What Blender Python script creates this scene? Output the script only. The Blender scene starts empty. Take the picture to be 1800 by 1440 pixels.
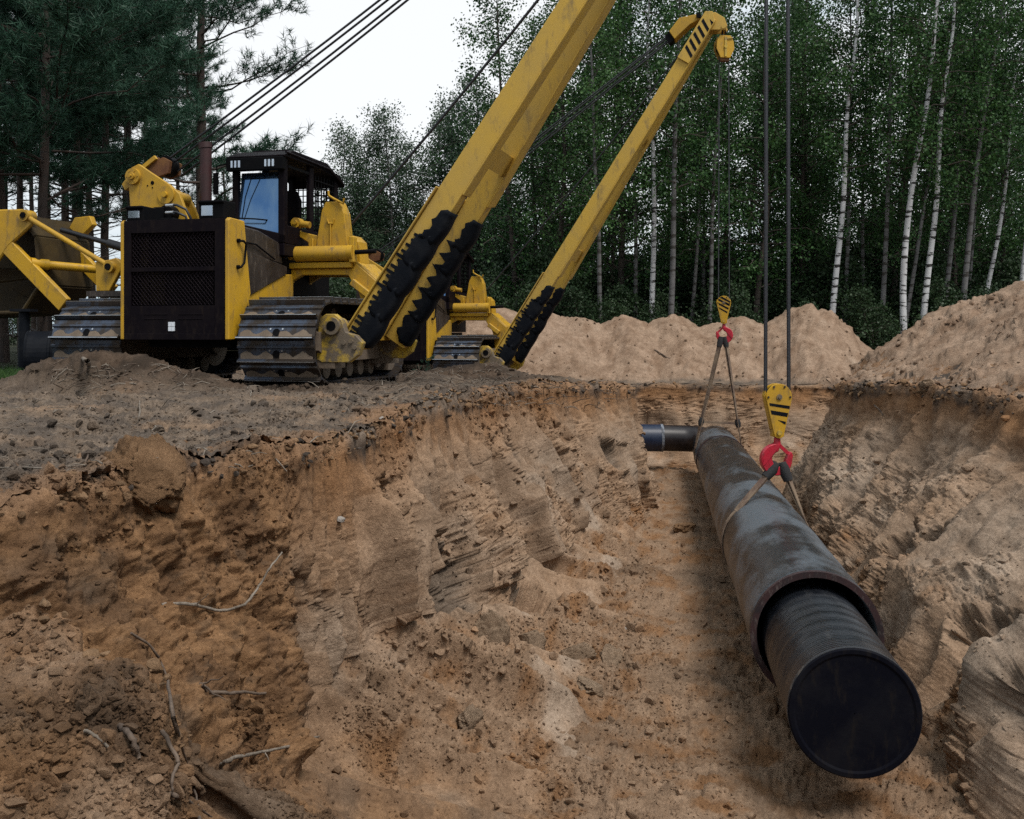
import bpy, math, random
import numpy as np
from mathutils import Vector, Matrix
from mathutils.bvhtree import BVHTree

SC = bpy.context.scene
COL = SC.collection
R = math.radians
PI = math.pi

# ------------------------------------------------------------------ camera, sky, sun, exposure
CAM_Z = 0.75
cam_data = bpy.data.cameras.new('camera')
cam_data.sensor_width = 36.0
cam_data.lens = 35.0
cam_data.shift_y = -140.0 / 1800.0
cam_data.clip_start = 0.05
cam_data.clip_end = 1200.0
cam = bpy.data.objects.new('camera', cam_data)
cam.location = (0, 0, CAM_Z)
cam.rotation_euler = (R(90), 0, 0)
COL.objects.link(cam)
SC.camera = cam

SUN_EL, SUN_AZ = R(60.0), R(140.0)          # veiled sun high behind the camera, to the right (azimuth from +Y)
world = bpy.data.worlds.new('World')
SC.world = world
world.use_nodes = True
wn, wl = world.node_tree.nodes, world.node_tree.links
wn.clear()
w_out = wn.new('ShaderNodeOutputWorld')
w_bg = wn.new('ShaderNodeBackground')
w_bg.inputs['Strength'].default_value = 0.072
w_sky = wn.new('ShaderNodeTexSky')
w_sky.sky_type = 'NISHITA'
w_sky.sun_disc = False
w_sky.sun_elevation = SUN_EL
w_sky.sun_rotation = SUN_AZ
w_sky.air_density = 1.0
w_sky.dust_density = 1.5
w_tc = wn.new('ShaderNodeTexCoord')
w_map = wn.new('ShaderNodeMapping')
w_map.inputs['Scale'].default_value = (1.0, 1.0, 2.6)
w_n = wn.new('ShaderNodeTexNoise')
w_n.inputs['Scale'].default_value = 1.7
w_n.inputs['Detail'].default_value = 7.0
w_n.inputs['Roughness'].default_value = 0.58
w_r = wn.new('ShaderNodeValToRGB')
w_r.color_ramp.elements[0].position = 0.42
w_r.color_ramp.elements[0].color = (5.0, 6.3, 7.1, 1)
w_r.color_ramp.elements[1].position = 0.57
w_r.color_ramp.elements[1].color = (9.3, 9.45, 9.55, 1)
w_mix = wn.new('ShaderNodeMixRGB')
w_mix.inputs['Fac'].default_value = 0.9
wl.new(w_tc.outputs['Generated'], w_map.inputs['Vector'])
wl.new(w_map.outputs['Vector'], w_n.inputs['Vector'])
wl.new(w_n.outputs['Fac'], w_r.inputs['Fac'])
wl.new(w_sky.outputs['Color'], w_mix.inputs['Color1'])
wl.new(w_r.outputs['Color'], w_mix.inputs['Color2'])
wl.new(w_mix.outputs['Color'], w_bg.inputs['Color'])
wl.new(w_bg.outputs['Background'], w_out.inputs['Surface'])

sun_data = bpy.data.lights.new('sun', 'SUN')
sun_data.energy = 2.0
sun_data.angle = R(20)
sun_data.color = (1.0, 0.95, 0.88)
sun = bpy.data.objects.new('sun', sun_data)
sdir = Vector((math.sin(SUN_AZ) * math.cos(SUN_EL), math.cos(SUN_AZ) * math.cos(SUN_EL), math.sin(SUN_EL)))
sun.rotation_euler = sdir.to_track_quat('Z', 'Y').to_euler()
sun.location = (20, -20, 30)
COL.objects.link(sun)

SC.view_settings.view_transform = 'Standard'
SC.view_settings.look = 'None'
SC.view_settings.gamma = 1.0
SC.view_settings.use_curve_mapping = False
SC.cycles.use_denoising = False
SC.view_settings.exposure = 0.66

# ------------------------------------------------------------------ noise
_rng = np.random.RandomState(7)
_perm = np.concatenate([_rng.permutation(256)] * 2).astype(np.int32)
_perm = np.concatenate([_perm, _perm[:4]])
_g = _rng.normal(size=(256, 3)).astype(np.float32)
_g /= np.linalg.norm(_g, axis=1)[:, None]


def perlin(x, y, z):
    x = np.asarray(x, np.float32); y = np.asarray(y, np.float32) + 0 * x; z = np.asarray(z, np.float32) + 0 * x
    xi, yi, zi = np.floor(x), np.floor(y), np.floor(z)
    fx, fy, fz = x - xi, y - yi, z - zi
    xi = xi.astype(np.int32) & 255; yi = yi.astype(np.int32) & 255; zi = zi.astype(np.int32) & 255
    u = fx * fx * fx * (fx * (fx * 6 - 15) + 10)
    v = fy * fy * fy * (fy * (fy * 6 - 15) + 10)
    w = fz * fz * fz * (fz * (fz * 6 - 15) + 10)
    out = 0
    for dx in (0, 1):
        px = _perm[xi + dx]
        wx = u if dx else 1 - u
        for dy in (0, 1):
            py = _perm[px + yi + dy]
            wy = (v if dy else 1 - v) * wx
            for dz in (0, 1):
                g = _g[_perm[py + zi + dz]]
                out = out + (g[..., 0] * (fx - dx) + g[..., 1] * (fy - dy) + g[..., 2] * (fz - dz)) * wy * (w if dz else 1 - w)
    return out * 1.5


def fbm(x, y, z, octaves=4, gain=0.5, ridged=False):
    a, f, s, n = 1.0, 1.0, 0.0, 0.0
    for i in range(octaves):
        p = perlin(x * f + 13.7 * i, y * f + 5.1 * i, z * f + 9.3 * i)
        if ridged:
            p = 1 - 2 * np.abs(p)
        s = s + p * a
        n += a
        a *= gain; f *= 2.03
    return s / n


def worley(x, y, z):
    """distance to nearest scattered point, cell size 1 (rounded lumps)"""
    xi, yi, zi = np.floor(x).astype(np.int32), np.floor(y).astype(np.int32), np.floor(z).astype(np.int32)
    best = np.full(x.shape, 9.0, np.float32)
    idv = np.zeros(x.shape, np.int32)
    for dx in (-1, 0, 1):
        for dy in (-1, 0, 1):
            for dz in (-1, 0, 1):
                cx, cy, cz = xi + dx, yi + dy, zi + dz
                h = _perm[_perm[_perm[cx & 255] + (cy & 255)] + (cz & 255)]
                j = _g[h] * 0.38 + 0.5
                d = (cx + j[..., 0] - x) ** 2 + (cy + j[..., 1] - y) ** 2 + (cz + j[..., 2] - z) ** 2
                m = d < best
                best = np.where(m, d, best)
                idv = np.where(m, h, idv)
    return np.sqrt(best), idv


def sstep(a, b, x):
    t = np.clip((x - a) / (b - a), 0, 1)
    return t * t * (3 - 2 * t)


# ------------------------------------------------------------------ materials
def new_mat(name):
    m = bpy.data.materials.new(name)
    m.use_nodes = True
    nt = m.node_tree
    b = nt.nodes['Principled BSDF']
    return m, nt, b


def noise_node(nt, scale, detail=5, rough=0.6, coord='Object', stretch=None):
    tc = nt.nodes.new('ShaderNodeTexCoord')
    n = nt.nodes.new('ShaderNodeTexNoise')
    n.inputs['Scale'].default_value = scale
    n.inputs['Detail'].default_value = detail
    n.inputs['Roughness'].default_value = rough
    if stretch:
        mp = nt.nodes.new('ShaderNodeMapping')
        mp.inputs['Scale'].default_value = stretch
        nt.links.new(tc.outputs[coord], mp.inputs['Vector'])
        nt.links.new(mp.outputs['Vector'], n.inputs['Vector'])
    else:
        nt.links.new(tc.outputs[coord], n.inputs['Vector'])
    return n


def ramp(nt, src, p0, c0, p1, c1):
    r = nt.nodes.new('ShaderNodeValToRGB')
    r.color_ramp.elements[0].position = p0
    r.color_ramp.elements[0].color = (*c0, 1)
    r.color_ramp.elements[1].position = p1
    r.color_ramp.elements[1].color = (*c1, 1)
    nt.links.new(src, r.inputs['Fac'])
    return r


def bump(nt, b, src, strength=0.3, dist=0.01):
    bn = nt.nodes.new('ShaderNodeBump')
    bn.inputs['Strength'].default_value = strength
    bn.inputs['Distance'].default_value = dist
    nt.links.new(src, bn.inputs['Height'])
    nt.links.new(bn.outputs['Normal'], b.inputs['Normal'])
    return bn


def worn(name, c_main, c_wear, rough=0.5, scale=2.5, lo=0.55, hi=0.72, metallic=0.0, bump_s=0.1, grime=None, spec=0.5, fine=None):
    """paint or metal with patches of wear / dust"""
    m, nt, b = new_mat(name)
    n = noise_node(nt, scale, 8, 0.68)
    r = ramp(nt, n.outputs['Fac'], lo, c_main, hi, c_wear)
    col = r.outputs['Color']
    if grime:
        n2 = noise_node(nt, scale * 6, 6, 0.7, stretch=(1, 1, 0.35))
        r2 = ramp(nt, n2.outputs['Fac'], 0.54, (0, 0, 0), 0.72, (1, 1, 1))
        mx = nt.nodes.new('ShaderNodeMixRGB')
        nt.links.new(r2.outputs['Color'], mx.inputs['Fac'])
        nt.links.new(col, mx.inputs['Color1'])
        mx.inputs['Color2'].default_value = (*grime, 1)
        col = mx.outputs['Color']
    nt.links.new(col, b.inputs['Base Color'])
    rr = nt.nodes.new('ShaderNodeMapRange')
    rr.inputs['To Min'].default_value = max(0.05, rough - 0.15)
    rr.inputs['To Max'].default_value = min(1, rough + 0.25)
    nt.links.new(n.outputs['Fac'], rr.inputs['Value'])
    nt.links.new(rr.outputs['Result'], b.inputs['Roughness'])
    b.inputs['Metallic'].default_value = metallic
    b.inputs['Specular IOR Level'].default_value = spec
    n3 = noise_node(nt, fine or scale * 14, 4, 0.6)
    bump(nt, b, n3.outputs['Fac'], bump_s, 0.01)
    return m


M = {}
M['yellow'] = worn('yellow_paint', (0.50, 0.285, 0.018), (0.34, 0.205, 0.040), 0.45, 1.6, 0.42, 0.72, grime=(0.17, 0.115, 0.055), bump_s=0.06, spec=0.3)
M['boom_yellow'] = worn('boom_paint', (0.53, 0.335, 0.055), (0.42, 0.285, 0.085), 0.45, 1.2, 0.4, 0.75, grime=(0.22, 0.155, 0.07), bump_s=0.06, spec=0.3)
M['muddy_yellow'] = worn('muddy_yellow_paint', (0.50, 0.33, 0.03), (0.13, 0.10, 0.07), 0.65, 3.0, 0.42, 0.55, grime=(0.12, 0.09, 0.065), bump_s=0.4)
M['maroon'] = worn('dark_guard_paint', (0.0055, 0.0038, 0.006), (0.011, 0.008, 0.009), 0.45, 2.2, 0.45, 0.7, grime=(0.017, 0.012, 0.011), bump_s=0.05, spec=0.06)
M['brown'] = worn('brown_hood_paint', (0.016, 0.0105, 0.008), (0.034, 0.024, 0.019), 0.5, 2.6, 0.42, 0.68, grime=(0.09, 0.07, 0.055), bump_s=0.1)
M['black'] = worn('black_paint', (0.004, 0.004, 0.005), (0.009, 0.008, 0.008), 0.5, 3.0, 0.5, 0.7, spec=0.06)
M['rubber'] = worn('black_rubber', (0.005, 0.0065, 0.010), (0.014, 0.015, 0.018), 0.6, 5.0, 0.45, 0.75, bump_s=0.3, fine=40, spec=0.08)
M['hose'] = worn('hose_rubber', (0.012, 0.013, 0.017), (0.03, 0.03, 0.03), 0.4, 6.0)
M['steel'] = worn('track_steel', (0.085, 0.102, 0.138), (0.060, 0.048, 0.040), 0.36, 3.2, 0.44, 0.56, metallic=0.75, bump_s=0.35, fine=30)
M['bright'] = worn('worn_bright_steel', (0.55, 0.57, 0.60), (0.30, 0.28, 0.26), 0.30, 6.0, 0.45, 0.7, metallic=0.9)
M['mud'] = worn('caked_mud', (0.105, 0.078, 0.056), (0.165, 0.125, 0.09), 0.9, 4.0, 0.35, 0.7, bump_s=0.8, fine=18)
M['meshpaint'] = worn('grille_paint', (0.026, 0.020, 0.026), (0.05, 0.038, 0.040), 0.45, 4.0, spec=0.3)
M['exhaust'] = worn('dark_red_stack', (0.034, 0.006, 0.007), (0.018, 0.006, 0.006), 0.55, 3.0, 0.4, 0.7)
M['red'] = worn('red_hook_paint', (0.42, 0.014, 0.035), (0.24, 0.016, 0.025), 0.35, 5.0, 0.5, 0.75, grime=(0.12, 0.02, 0.02))
M['rust'] = worn('rusty_plate', (0.10, 0.035, 0.012), (0.16, 0.07, 0.02), 0.7, 5.0, 0.4, 0.65)
M['web'] = worn('sling_webbing', (0.215, 0.155, 0.105), (0.105, 0.066, 0.05), 0.85, 5.0, 0.42, 0.62, bump_s=0.4, fine=60)
M['white'] = worn('white_sticker', (0.70, 0.74, 0.80), (0.55, 0.60, 0.68), 0.5, 9.0)
M['dark_wrap'] = worn('dark_sleeve', (0.016, 0.016, 0.018), (0.04, 0.036, 0.034), 0.8, 8.0, bump_s=0.5, fine=50)
M['redband'] = worn('red_end_band', (0.045, 0.022, 0.023), (0.022, 0.016, 0.018), 0.55, 7.0, 0.4, 0.65, grime=(0.10, 0.08, 0.075), spec=0.25)
M['weight'] = worn('shaded_cast_counterweight', (0.040, 0.028, 0.014), (0.075, 0.050, 0.018), 0.6, 2.0, 0.45, 0.7, bump_s=0.2, spec=0.15)  # dark brown slabs, with the shade inside the hollow weight put into the colour
M['wood'] = worn('dead_wood', (0.22, 0.185, 0.15), (0.10, 0.078, 0.058), 0.85, 14.0, 0.40, 0.62, bump_s=0.6, fine=70)
M['rootbark'] = worn('root_bark', (0.13, 0.092, 0.066), (0.062, 0.042, 0.03), 0.85, 14.0, 0.40, 0.62, bump_s=0.6, fine=70)
M['stone'] = worn('pale_stone', (0.30, 0.27, 0.24), (0.20, 0.17, 0.15), 0.75, 6.0, 0.4, 0.65, bump_s=0.3)


def mat_rope():
    m, nt, b = new_mat('wire_rope_steel')
    tc = nt.nodes.new('ShaderNodeTexCoord')
    wv = nt.nodes.new('ShaderNodeTexWave')
    wv.bands_direction = 'DIAGONAL'
    wv.inputs['Scale'].default_value = 38
    wv.inputs['Distortion'].default_value = 0.4
    nt.links.new(tc.outputs['Object'], wv.inputs['Vector'])
    r = ramp(nt, wv.outputs['Fac'], 0.25, (0.022, 0.024, 0.030), 0.85, (0.055, 0.057, 0.066))
    nt.links.new(r.outputs['Color'], b.inputs['Base Color'])
    b.inputs['Metallic'].default_value = 0.5
    b.inputs['Roughness'].default_value = 0.5
    bump(nt, b, wv.outputs['Fac'], 0.4, 0.006)
    return m


M['rope'] = mat_rope()


def mat_glass(name, c0, c1, metal, rough):
    m, nt, b = new_mat(name)
    n = noise_node(nt, 1.6, 5, 0.6, stretch=(1, 1, 0.5))
    r = ramp(nt, n.outputs['Fac'], 0.38, c0, 0.66, c1)
    nt.links.new(r.outputs['Color'], b.inputs['Base Color'])
    b.inputs['Metallic'].default_value = metal
    rr = nt.nodes.new('ShaderNodeMapRange')
    rr.inputs['From Min'].default_value = 0.4
    rr.inputs['From Max'].default_value = 0.75
    rr.inputs['To Min'].default_value = rough
    rr.inputs['To Max'].default_value = rough + 0.22
    nt.links.new(n.outputs['Fac'], rr.inputs['Value'])
    nt.links.new(rr.outputs['Result'], b.inputs['Roughness'])
    return m


M['window'] = mat_glass('sky_blue_cab_glass', (0.07, 0.16, 0.34), (0.20, 0.29, 0.40), 0.8, 0.015)  # blue of the mirrored sky put into the pane colour, in uneven patches
M['lens'] = mat_glass('lamp_lens', (0.30, 0.36, 0.46), (0.6, 0.66, 0.74), 0.8, 0.08)


def mat_pipe(name, black, dust, dust_lo, dust_hi, ring_scale):
    """black coated pipe: fine spiral wrap lines, grey dust on it; object X is the pipe axis"""
    m, nt, b = new_mat(name)
    n = noise_node(nt, 1.15, 7, 0.62, stretch=(0.55, 1.0, 1.0))
    r = ramp(nt, n.outputs['Fac'], dust_lo, black, dust_hi, dust)
    n2 = noise_node(nt, 5.0, 6, 0.7, stretch=(0.5, 1.6, 1.6))
    r2 = ramp(nt, n2.outputs['Fac'], 0.55, (0, 0, 0), 0.78, (1, 1, 1))
    mx = nt.nodes.new('ShaderNodeMixRGB')
    mx.inputs['Color2'].default_value = (0.105, 0.102, 0.100, 1)
    ml = nt.nodes.new('ShaderNodeMath'); ml.operation = 'MULTIPLY'; ml.inputs[1].default_value = 0.25
    nt.links.new(r2.outputs['Color'], ml.inputs[0])
    nt.links.new(ml.outputs[0], mx.inputs['Fac'])
    nt.links.new(r.outputs['Color'], mx.inputs['Color1'])
    nt.links.new(mx.outputs['Color'], b.inputs['Base Color'])
    rr = nt.nodes.new('ShaderNodeMapRange')
    rr.inputs['To Min'].default_value = 0.10
    rr.inputs['To Max'].default_value = 0.55
    nt.links.new(n.outputs['Fac'], rr.inputs['Value'])
    nt.links.new(rr.outputs['Result'], b.inputs['Roughness'])
    tc = nt.nodes.new('ShaderNodeTexCoord')
    wv = nt.nodes.new('ShaderNodeTexWave')
    wv.bands_direction = 'X'
    wv.inputs['Scale'].default_value = ring_scale
    wv.inputs['Distortion'].default_value = 1.6
    wv.inputs['Detail'].default_value = 3
    wv.inputs['Detail Scale'].default_value = 0.6
    nt.links.new(tc.outputs['Object'], wv.inputs['Vector'])
    bump(nt, b, wv.outputs['Fac'], 0.35, 0.012)
    return m


M['casing'] = mat_pipe('casing_coating', (0.0045, 0.0055, 0.0075), (0.078, 0.094, 0.112), 0.47, 0.58, 7.0)
M['pipe'] = mat_pipe('pipe_coating', (0.0045, 0.0055, 0.0085), (0.016, 0.019, 0.025), 0.45, 0.72, 9.0)
M['farpipe'] = worn('far_pipe_coating', (0.009, 0.006, 0.007), (0.028, 0.020, 0.019), 0.35, 2.0, 0.45, 0.7, bump_s=0.05)
M['bluepipe'] = worn('blue_sleeve_coating', (0.007, 0.015, 0.040), (0.02, 0.032, 0.065), 0.35, 2.0, 0.45, 0.7, bump_s=0.05)
M['cap'] = worn('black_end_cap', (0.0035, 0.004, 0.008), (0.011, 0.011, 0.014), 0.6, 2.4, 0.45, 0.75, bump_s=0.15, grime=(0.014, 0.012, 0.012), spec=0.06)


def mat_soil():
    m, nt, b = new_mat('soil')
    at = nt.nodes.new('ShaderNodeAttribute')
    at.attribute_name = 'soil'
    n = noise_node(nt, 5.0, 9, 0.70)
    r = ramp(nt, n.outputs['Fac'], 0.30, (0.66, 0.64, 0.62), 0.70, (1.22, 1.24, 1.26))
    n2 = noise_node(nt, 34.0, 6, 0.75)
    r2 = ramp(nt, n2.outputs['Fac'], 0.32, (0.62, 0.60, 0.58), 0.62, (1.10, 1.10, 1.10))
    mx = nt.nodes.new('ShaderNodeMixRGB'); mx.blend_type = 'MULTIPLY'; mx.inputs['Fac'].default_value = 1
    mx2 = nt.nodes.new('ShaderNodeMixRGB'); mx2.blend_type = 'MULTIPLY'; mx2.inputs['Fac'].default_value = 1
    nt.links.new(at.outputs['Color'], mx.inputs['Color1'])
    nt.links.new(r.outputs['Color'], mx.inputs['Color2'])
    nt.links.new(mx.outputs['Color'], mx2.inputs['Color1'])
    nt.links.new(r2.outputs['Color'], mx2.inputs['Color2'])
    nt.links.new(mx2.outputs['Color'], b.inputs['Base Color'])
    b.inputs['Roughness'].default_value = 0.95
    b.inputs['Specular IOR Level'].default_value = 0.15
    n3 = noise_node(nt, 22.0, 9, 0.78)
    bn = bump(nt, b, n3.outputs['Fac'], 0.75, 0.035)
    n4 = noise_node(nt, 95.0, 3, 0.7)
    bn2 = nt.nodes.new('ShaderNodeBump')
    bn2.inputs['Strength'].default_value = 0.6
    bn2.inputs['Distance'].default_value = 0.01
    nt.links.new(n4.outputs['Fac'], bn2.inputs['Height'])
    nt.links.new(bn.outputs['Normal'], bn2.inputs['Normal'])
    nt.links.new(bn2.outputs['Normal'], b.inputs['Normal'])
    return m


M['soil'] = mat_soil()


def mat_leaf(name, c0, c1, transl):
    m, nt, b = new_mat(name)
    g = nt.nodes.new('ShaderNodeNewGeometry')
    o = nt.nodes.new('ShaderNodeObjectInfo')
    ad = nt.nodes.new('ShaderNodeMath'); ad.operation = 'MULTIPLY_ADD'
    ad.inputs[1].default_value = 0.65
    ml = nt.nodes.new('ShaderNodeMath'); ml.operation = 'MULTIPLY'; ml.inputs[1].default_value = 0.35
    nt.links.new(o.outputs['Random'], ml.inputs[0])
    nt.links.new(g.outputs['Random Per Island'], ad.inputs[0])
    nt.links.new(ml.outputs[0], ad.inputs[2])
    r = ramp(nt, ad.outputs[0], 0.05, c0, 0.95, c1)
    nt.links.new(r.outputs['Color'], b.inputs['Base Color'])
    b.inputs['Roughness'].default_value = 0.55
    b.inputs['Specular IOR Level'].default_value = 0.3
    tr = nt.nodes.new('ShaderNodeBsdfTranslucent')
    nt.links.new(r.outputs['Color'], tr.inputs['Color'])
    ms = nt.nodes.new('ShaderNodeMixShader')
    ms.inputs['Fac'].default_value = transl
    nt.links.new(b.outputs['BSDF'], ms.inputs[1])
    nt.links.new(tr.outputs['BSDF'], ms.inputs[2])
    nt.links.new(ms.outputs['Shader'], nt.nodes['Material Output'].inputs['Surface'])
    return m


M['needles'] = mat_leaf('pine_needles', (0.012, 0.044, 0.025), (0.036, 0.095, 0.058), 0.14)
M['birchleaf'] = mat_leaf('birch_leaves', (0.015, 0.056, 0.018), (0.062, 0.136, 0.034), 0.25)
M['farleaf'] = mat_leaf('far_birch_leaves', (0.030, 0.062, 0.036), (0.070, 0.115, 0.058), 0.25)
M['bushleaf'] = mat_leaf('undergrowth_leaves', (0.012, 0.030, 0.012), (0.032, 0.062, 0.022), 0.15)
M['grassblade'] = mat_leaf('grass_blades', (0.020, 0.055, 0.016), (0.055, 0.11, 0.028), 0.2)


def mat_bark(name, c0, c1, mark, amount, sc):
    m, nt, b = new_mat(name)
    n = noise_node(nt, 3.0, 6, 0.6, stretch=(1, 1, 0.3))
    r = ramp(nt, n.outputs['Fac'], 0.35, c0, 0.65, c1)
    n2 = noise_node(nt, sc, 4, 0.55, stretch=(0.9, 0.9, 4.2))
    r2 = ramp(nt, n2.outputs['Fac'], amount, (0, 0, 0), amount + 0.05, (1, 1, 1))
    mx = nt.nodes.new('ShaderNodeMixRGB')
    nt.links.new(r2.outputs['Color'], mx.inputs['Fac'])
    nt.links.new(r.outputs['Color'], mx.inputs['Color1'])
    mx.inputs['Color2'].default_value = (*mark, 1)
    nt.links.new(mx.outputs['Color'], b.inputs['Base Color'])
    b.inputs['Roughness'].default_value = 0.8
    n3 = noise_node(nt, 14.0, 5, 0.7)
    bump(nt, b, n3.outputs['Fac'], 0.4, 0.02)
    return m


M['whitebark'] = mat_bark('white_birch_bark', (0.40, 0.40, 0.41), (0.62, 0.62, 0.63), (0.02, 0.018, 0.016), 0.55, 2.4)
M['greybark'] = mat_bark('grey_birch_bark', (0.08, 0.078, 0.078), (0.17, 0.165, 0.165), (0.04, 0.035, 0.03), 0.55, 1.9)
M['darkbark'] = mat_bark('dark_bark', (0.035, 0.028, 0.023), (0.075, 0.058, 0.045), (0.015, 0.012, 0.01), 0.56, 3.0)
M['pinebark'] = mat_bark('pine_bark', (0.020, 0.014, 0.012), (0.050, 0.029, 0.020), (0.025, 0.018, 0.014), 0.55, 4.0)


# ------------------------------------------------------------------ object helpers
def tag(o, label=None, cat=None, group=None, kind=None):
    if label: o['label'] = label
    if cat: o['category'] = cat
    if group: o['group'] = group
    if kind: o['kind'] = kind
    return o


def empty(name, loc=(0, 0, 0), rz=0.0, parent=None):
    o = bpy.data.objects.new(name, None)
    o.empty_display_size = 0.3
    o.location = loc
    o.rotation_euler = (0, 0, rz)
    o.parent = parent
    COL.objects.link(o)
    return o


def mesh_obj(name, mesh, parent=None, loc=(0, 0, 0), rot=(0, 0, 0)):
    o = bpy.data.objects.new(name, mesh)
    o.location = loc
    o.rotation_euler = rot
    o.parent = parent
    COL.objects.link(o)
    return o


def V(*a):
    return Vector(a)


class MB:
    """collects shapes into one mesh"""
    def __init__(self):
        self.v, self.f, self.mi, self.cur, self.sm = [], [], [], 0, []
        self.smooth = False

    def add(self, vs, fs, smooth=None):
        o = len(self.v)
        self.v += [tuple(p) for p in vs]
        for f in fs:
            self.f.append([i + o for i in f]); self.mi.append(self.cur)
            self.sm.append(self.smooth if smooth is None else smooth)
        return self

    def box(self, x0, x1, y0, y1, z0, z1):
        return self.add([(x0, y0, z0), (x1, y0, z0), (x1, y1, z0), (x0, y1, z0), (x0, y0, z1), (x1, y0, z1), (x1, y1, z1), (x0, y1, z1)],
                        [(3, 2, 1, 0), (4, 5, 6, 7), (0, 1, 5, 4), (1, 2, 6, 5), (2, 3, 7, 6), (3, 0, 4, 7)])

    def prism(self, pts, e0, e1, axis='y'):
        """2-D outline extruded: axis y -> pts are (x, z); axis x -> (y, z); axis z -> (x, y)"""
        n = len(pts)
        area = sum(pts[i][0] * pts[(i + 1) % n][1] - pts[(i + 1) % n][0] * pts[i][1] for i in range(n))
        pts = list(pts) if area > 0 else list(pts)[::-1]
        def mk(p, e):
            return {'y': (p[0], e, p[1]), 'x': (e, p[0], p[1]), 'z': (p[0], p[1], e)}[axis]
        vs = [mk(p, e0) for p in pts] + [mk(p, e1) for p in pts]
        fs = [list(range(n)), list(range(2 * n - 1, n - 1, -1))]
        fs += [[i, i + n, (i + 1) % n + n, (i + 1) % n] for i in range(n)]
        if axis != 'y':
            fs = [f[::-1] for f in fs]
        return self.add(vs, fs)

    def cyl(self, p0, p1, r0, r1=None, n=16, cap=True):
        r1 = r0 if r1 is None else r1
        p0, p1 = Vector(p0), Vector(p1)
        d = (p1 - p0).normalized()
        a = d.orthogonal().normalized(); b = d.cross(a)
        vs = [p0 + (a * math.cos(2 * PI * i / n) + b * math.sin(2 * PI * i / n)) * r0 for i in range(n)]
        vs += [p1 + (a * math.cos(2 * PI * i / n) + b * math.sin(2 * PI * i / n)) * r1 for i in range(n)]
        self.add(vs, [[i, (i + 1) % n, (i + 1) % n + n, i + n] for i in range(n)], True)
        if cap:
            self.add(vs[:n], [list(range(n - 1, -1, -1))], False)
            self.add(vs[n:], [list(range(n))], False)
        return self

    def tube(self, path, rad, n=8, cap=True):
        P = [Vector(p) for p in path]
        rad = rad if isinstance(rad, (list, tuple)) else [rad] * len(P)
        vs, fs = [], []
        ref = None
        for i, p in enumerate(P):
            d = (P[min(i + 1, len(P) - 1)] - P[max(i - 1, 0)]).normalized()
            if ref is None:
                ref = d.orthogonal().normalized()
            ref = (ref - d * ref.dot(d))
            ref = ref.normalized() if ref.length > 1e-6 else d.orthogonal().normalized()
            b = d.cross(ref)
            vs += [p + (ref * math.cos(2 * PI * k / n) + b * math.sin(2 * PI * k / n)) * rad[i] for k in range(n)]
        for i in range(len(P) - 1):
            for k in range(n):
                fs.append([i * n + k, i * n + (k + 1) % n, (i + 1) * n + (k + 1) % n, (i + 1) * n + k])
        self.add(vs, fs, True)
        if cap:
            self.add(vs[:n], [list(range(n - 1, -1, -1))], False)
            self.add(vs[-n:], [list(range(n))], False)
        return self

    def beam(self, p0, p1, w, h, up=(0, 0, 1), w1=None, h1=None):
        """box beam; w along side = d x up, h along the up direction"""
        p0, p1 = Vector(p0), Vector(p1)
        d = (p1 - p0).normalized()
        s = d.cross(Vector(up)).normalized(); u = s.cross(d)
        w1 = w if w1 is None else w1; h1 = h if h1 is None else h1
        vs = []
        for p, ww, hh in ((p0, w, h), (p1, w1, h1)):
            vs += [p - s * ww / 2 - u * hh / 2, p + s * ww / 2 - u * hh / 2, p + s * ww / 2 + u * hh / 2, p - s * ww / 2 + u * hh / 2]
        return self.add(vs, [(3, 2, 1, 0), (4, 5, 6, 7), (0, 1, 5, 4), (1, 2, 6, 5), (2, 3, 7, 6), (3, 0, 4, 7)])

    def ribbon(self, path, dirs, w, t):
        """flat strap: path points, width directions, widths, thickness"""
        P = [Vector(p) for p in path]
        n = len(P)
        w = w if isinstance(w, (list, tuple)) else [w] * n
        vs, fs = [], []
        for i, p in enumerate(P):
            d = (P[min(i + 1, n - 1)] - P[max(i - 1, 0)]).normalized()
            s = Vector(dirs[i] if isinstance(dirs, list) else dirs).normalized()
            nn = d.cross(s).normalized()
            for a, b in ((-1, -1), (1, -1), (1, 1), (-1, 1)):
                vs.append(p + s * a * w[i] / 2 + nn * b * t / 2)
        for i in range(n - 1):
            for k in range(4):
                fs.append([i * 4 + k, i * 4 + (k + 1) % 4, (i + 1) * 4 + (k + 1) % 4, (i + 1) * 4 + k])
        fs += [[3, 2, 1, 0], [n * 4 - 4, n * 4 - 3, n * 4 - 2, n * 4 - 1]]
        return self.add(vs, fs)

    def mesh(self, name, mats):
        me = bpy.data.meshes.new(name)
        me.from_pydata(self.v, [], self.f)
        for m in (mats if isinstance(mats, (list, tuple)) else [mats]):
            me.materials.append(m)
        me.polygons.foreach_set('material_index', self.mi)
        me.polygons.foreach_set('use_smooth', self.sm)
        me.update()
        return me

    def build(self, name, mats, parent=None, loc=(0, 0, 0), rot=(0, 0, 0), bevel=0.0):
        o = mesh_obj(name, self.mesh(name, mats), parent, loc, rot)
        if bevel:
            md = o.modifiers.new('bevel', 'BEVEL')
            md.width = bevel; md.segments = 1; md.limit_method = 'ANGLE'; md.angle_limit = R(40)
        return o


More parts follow.
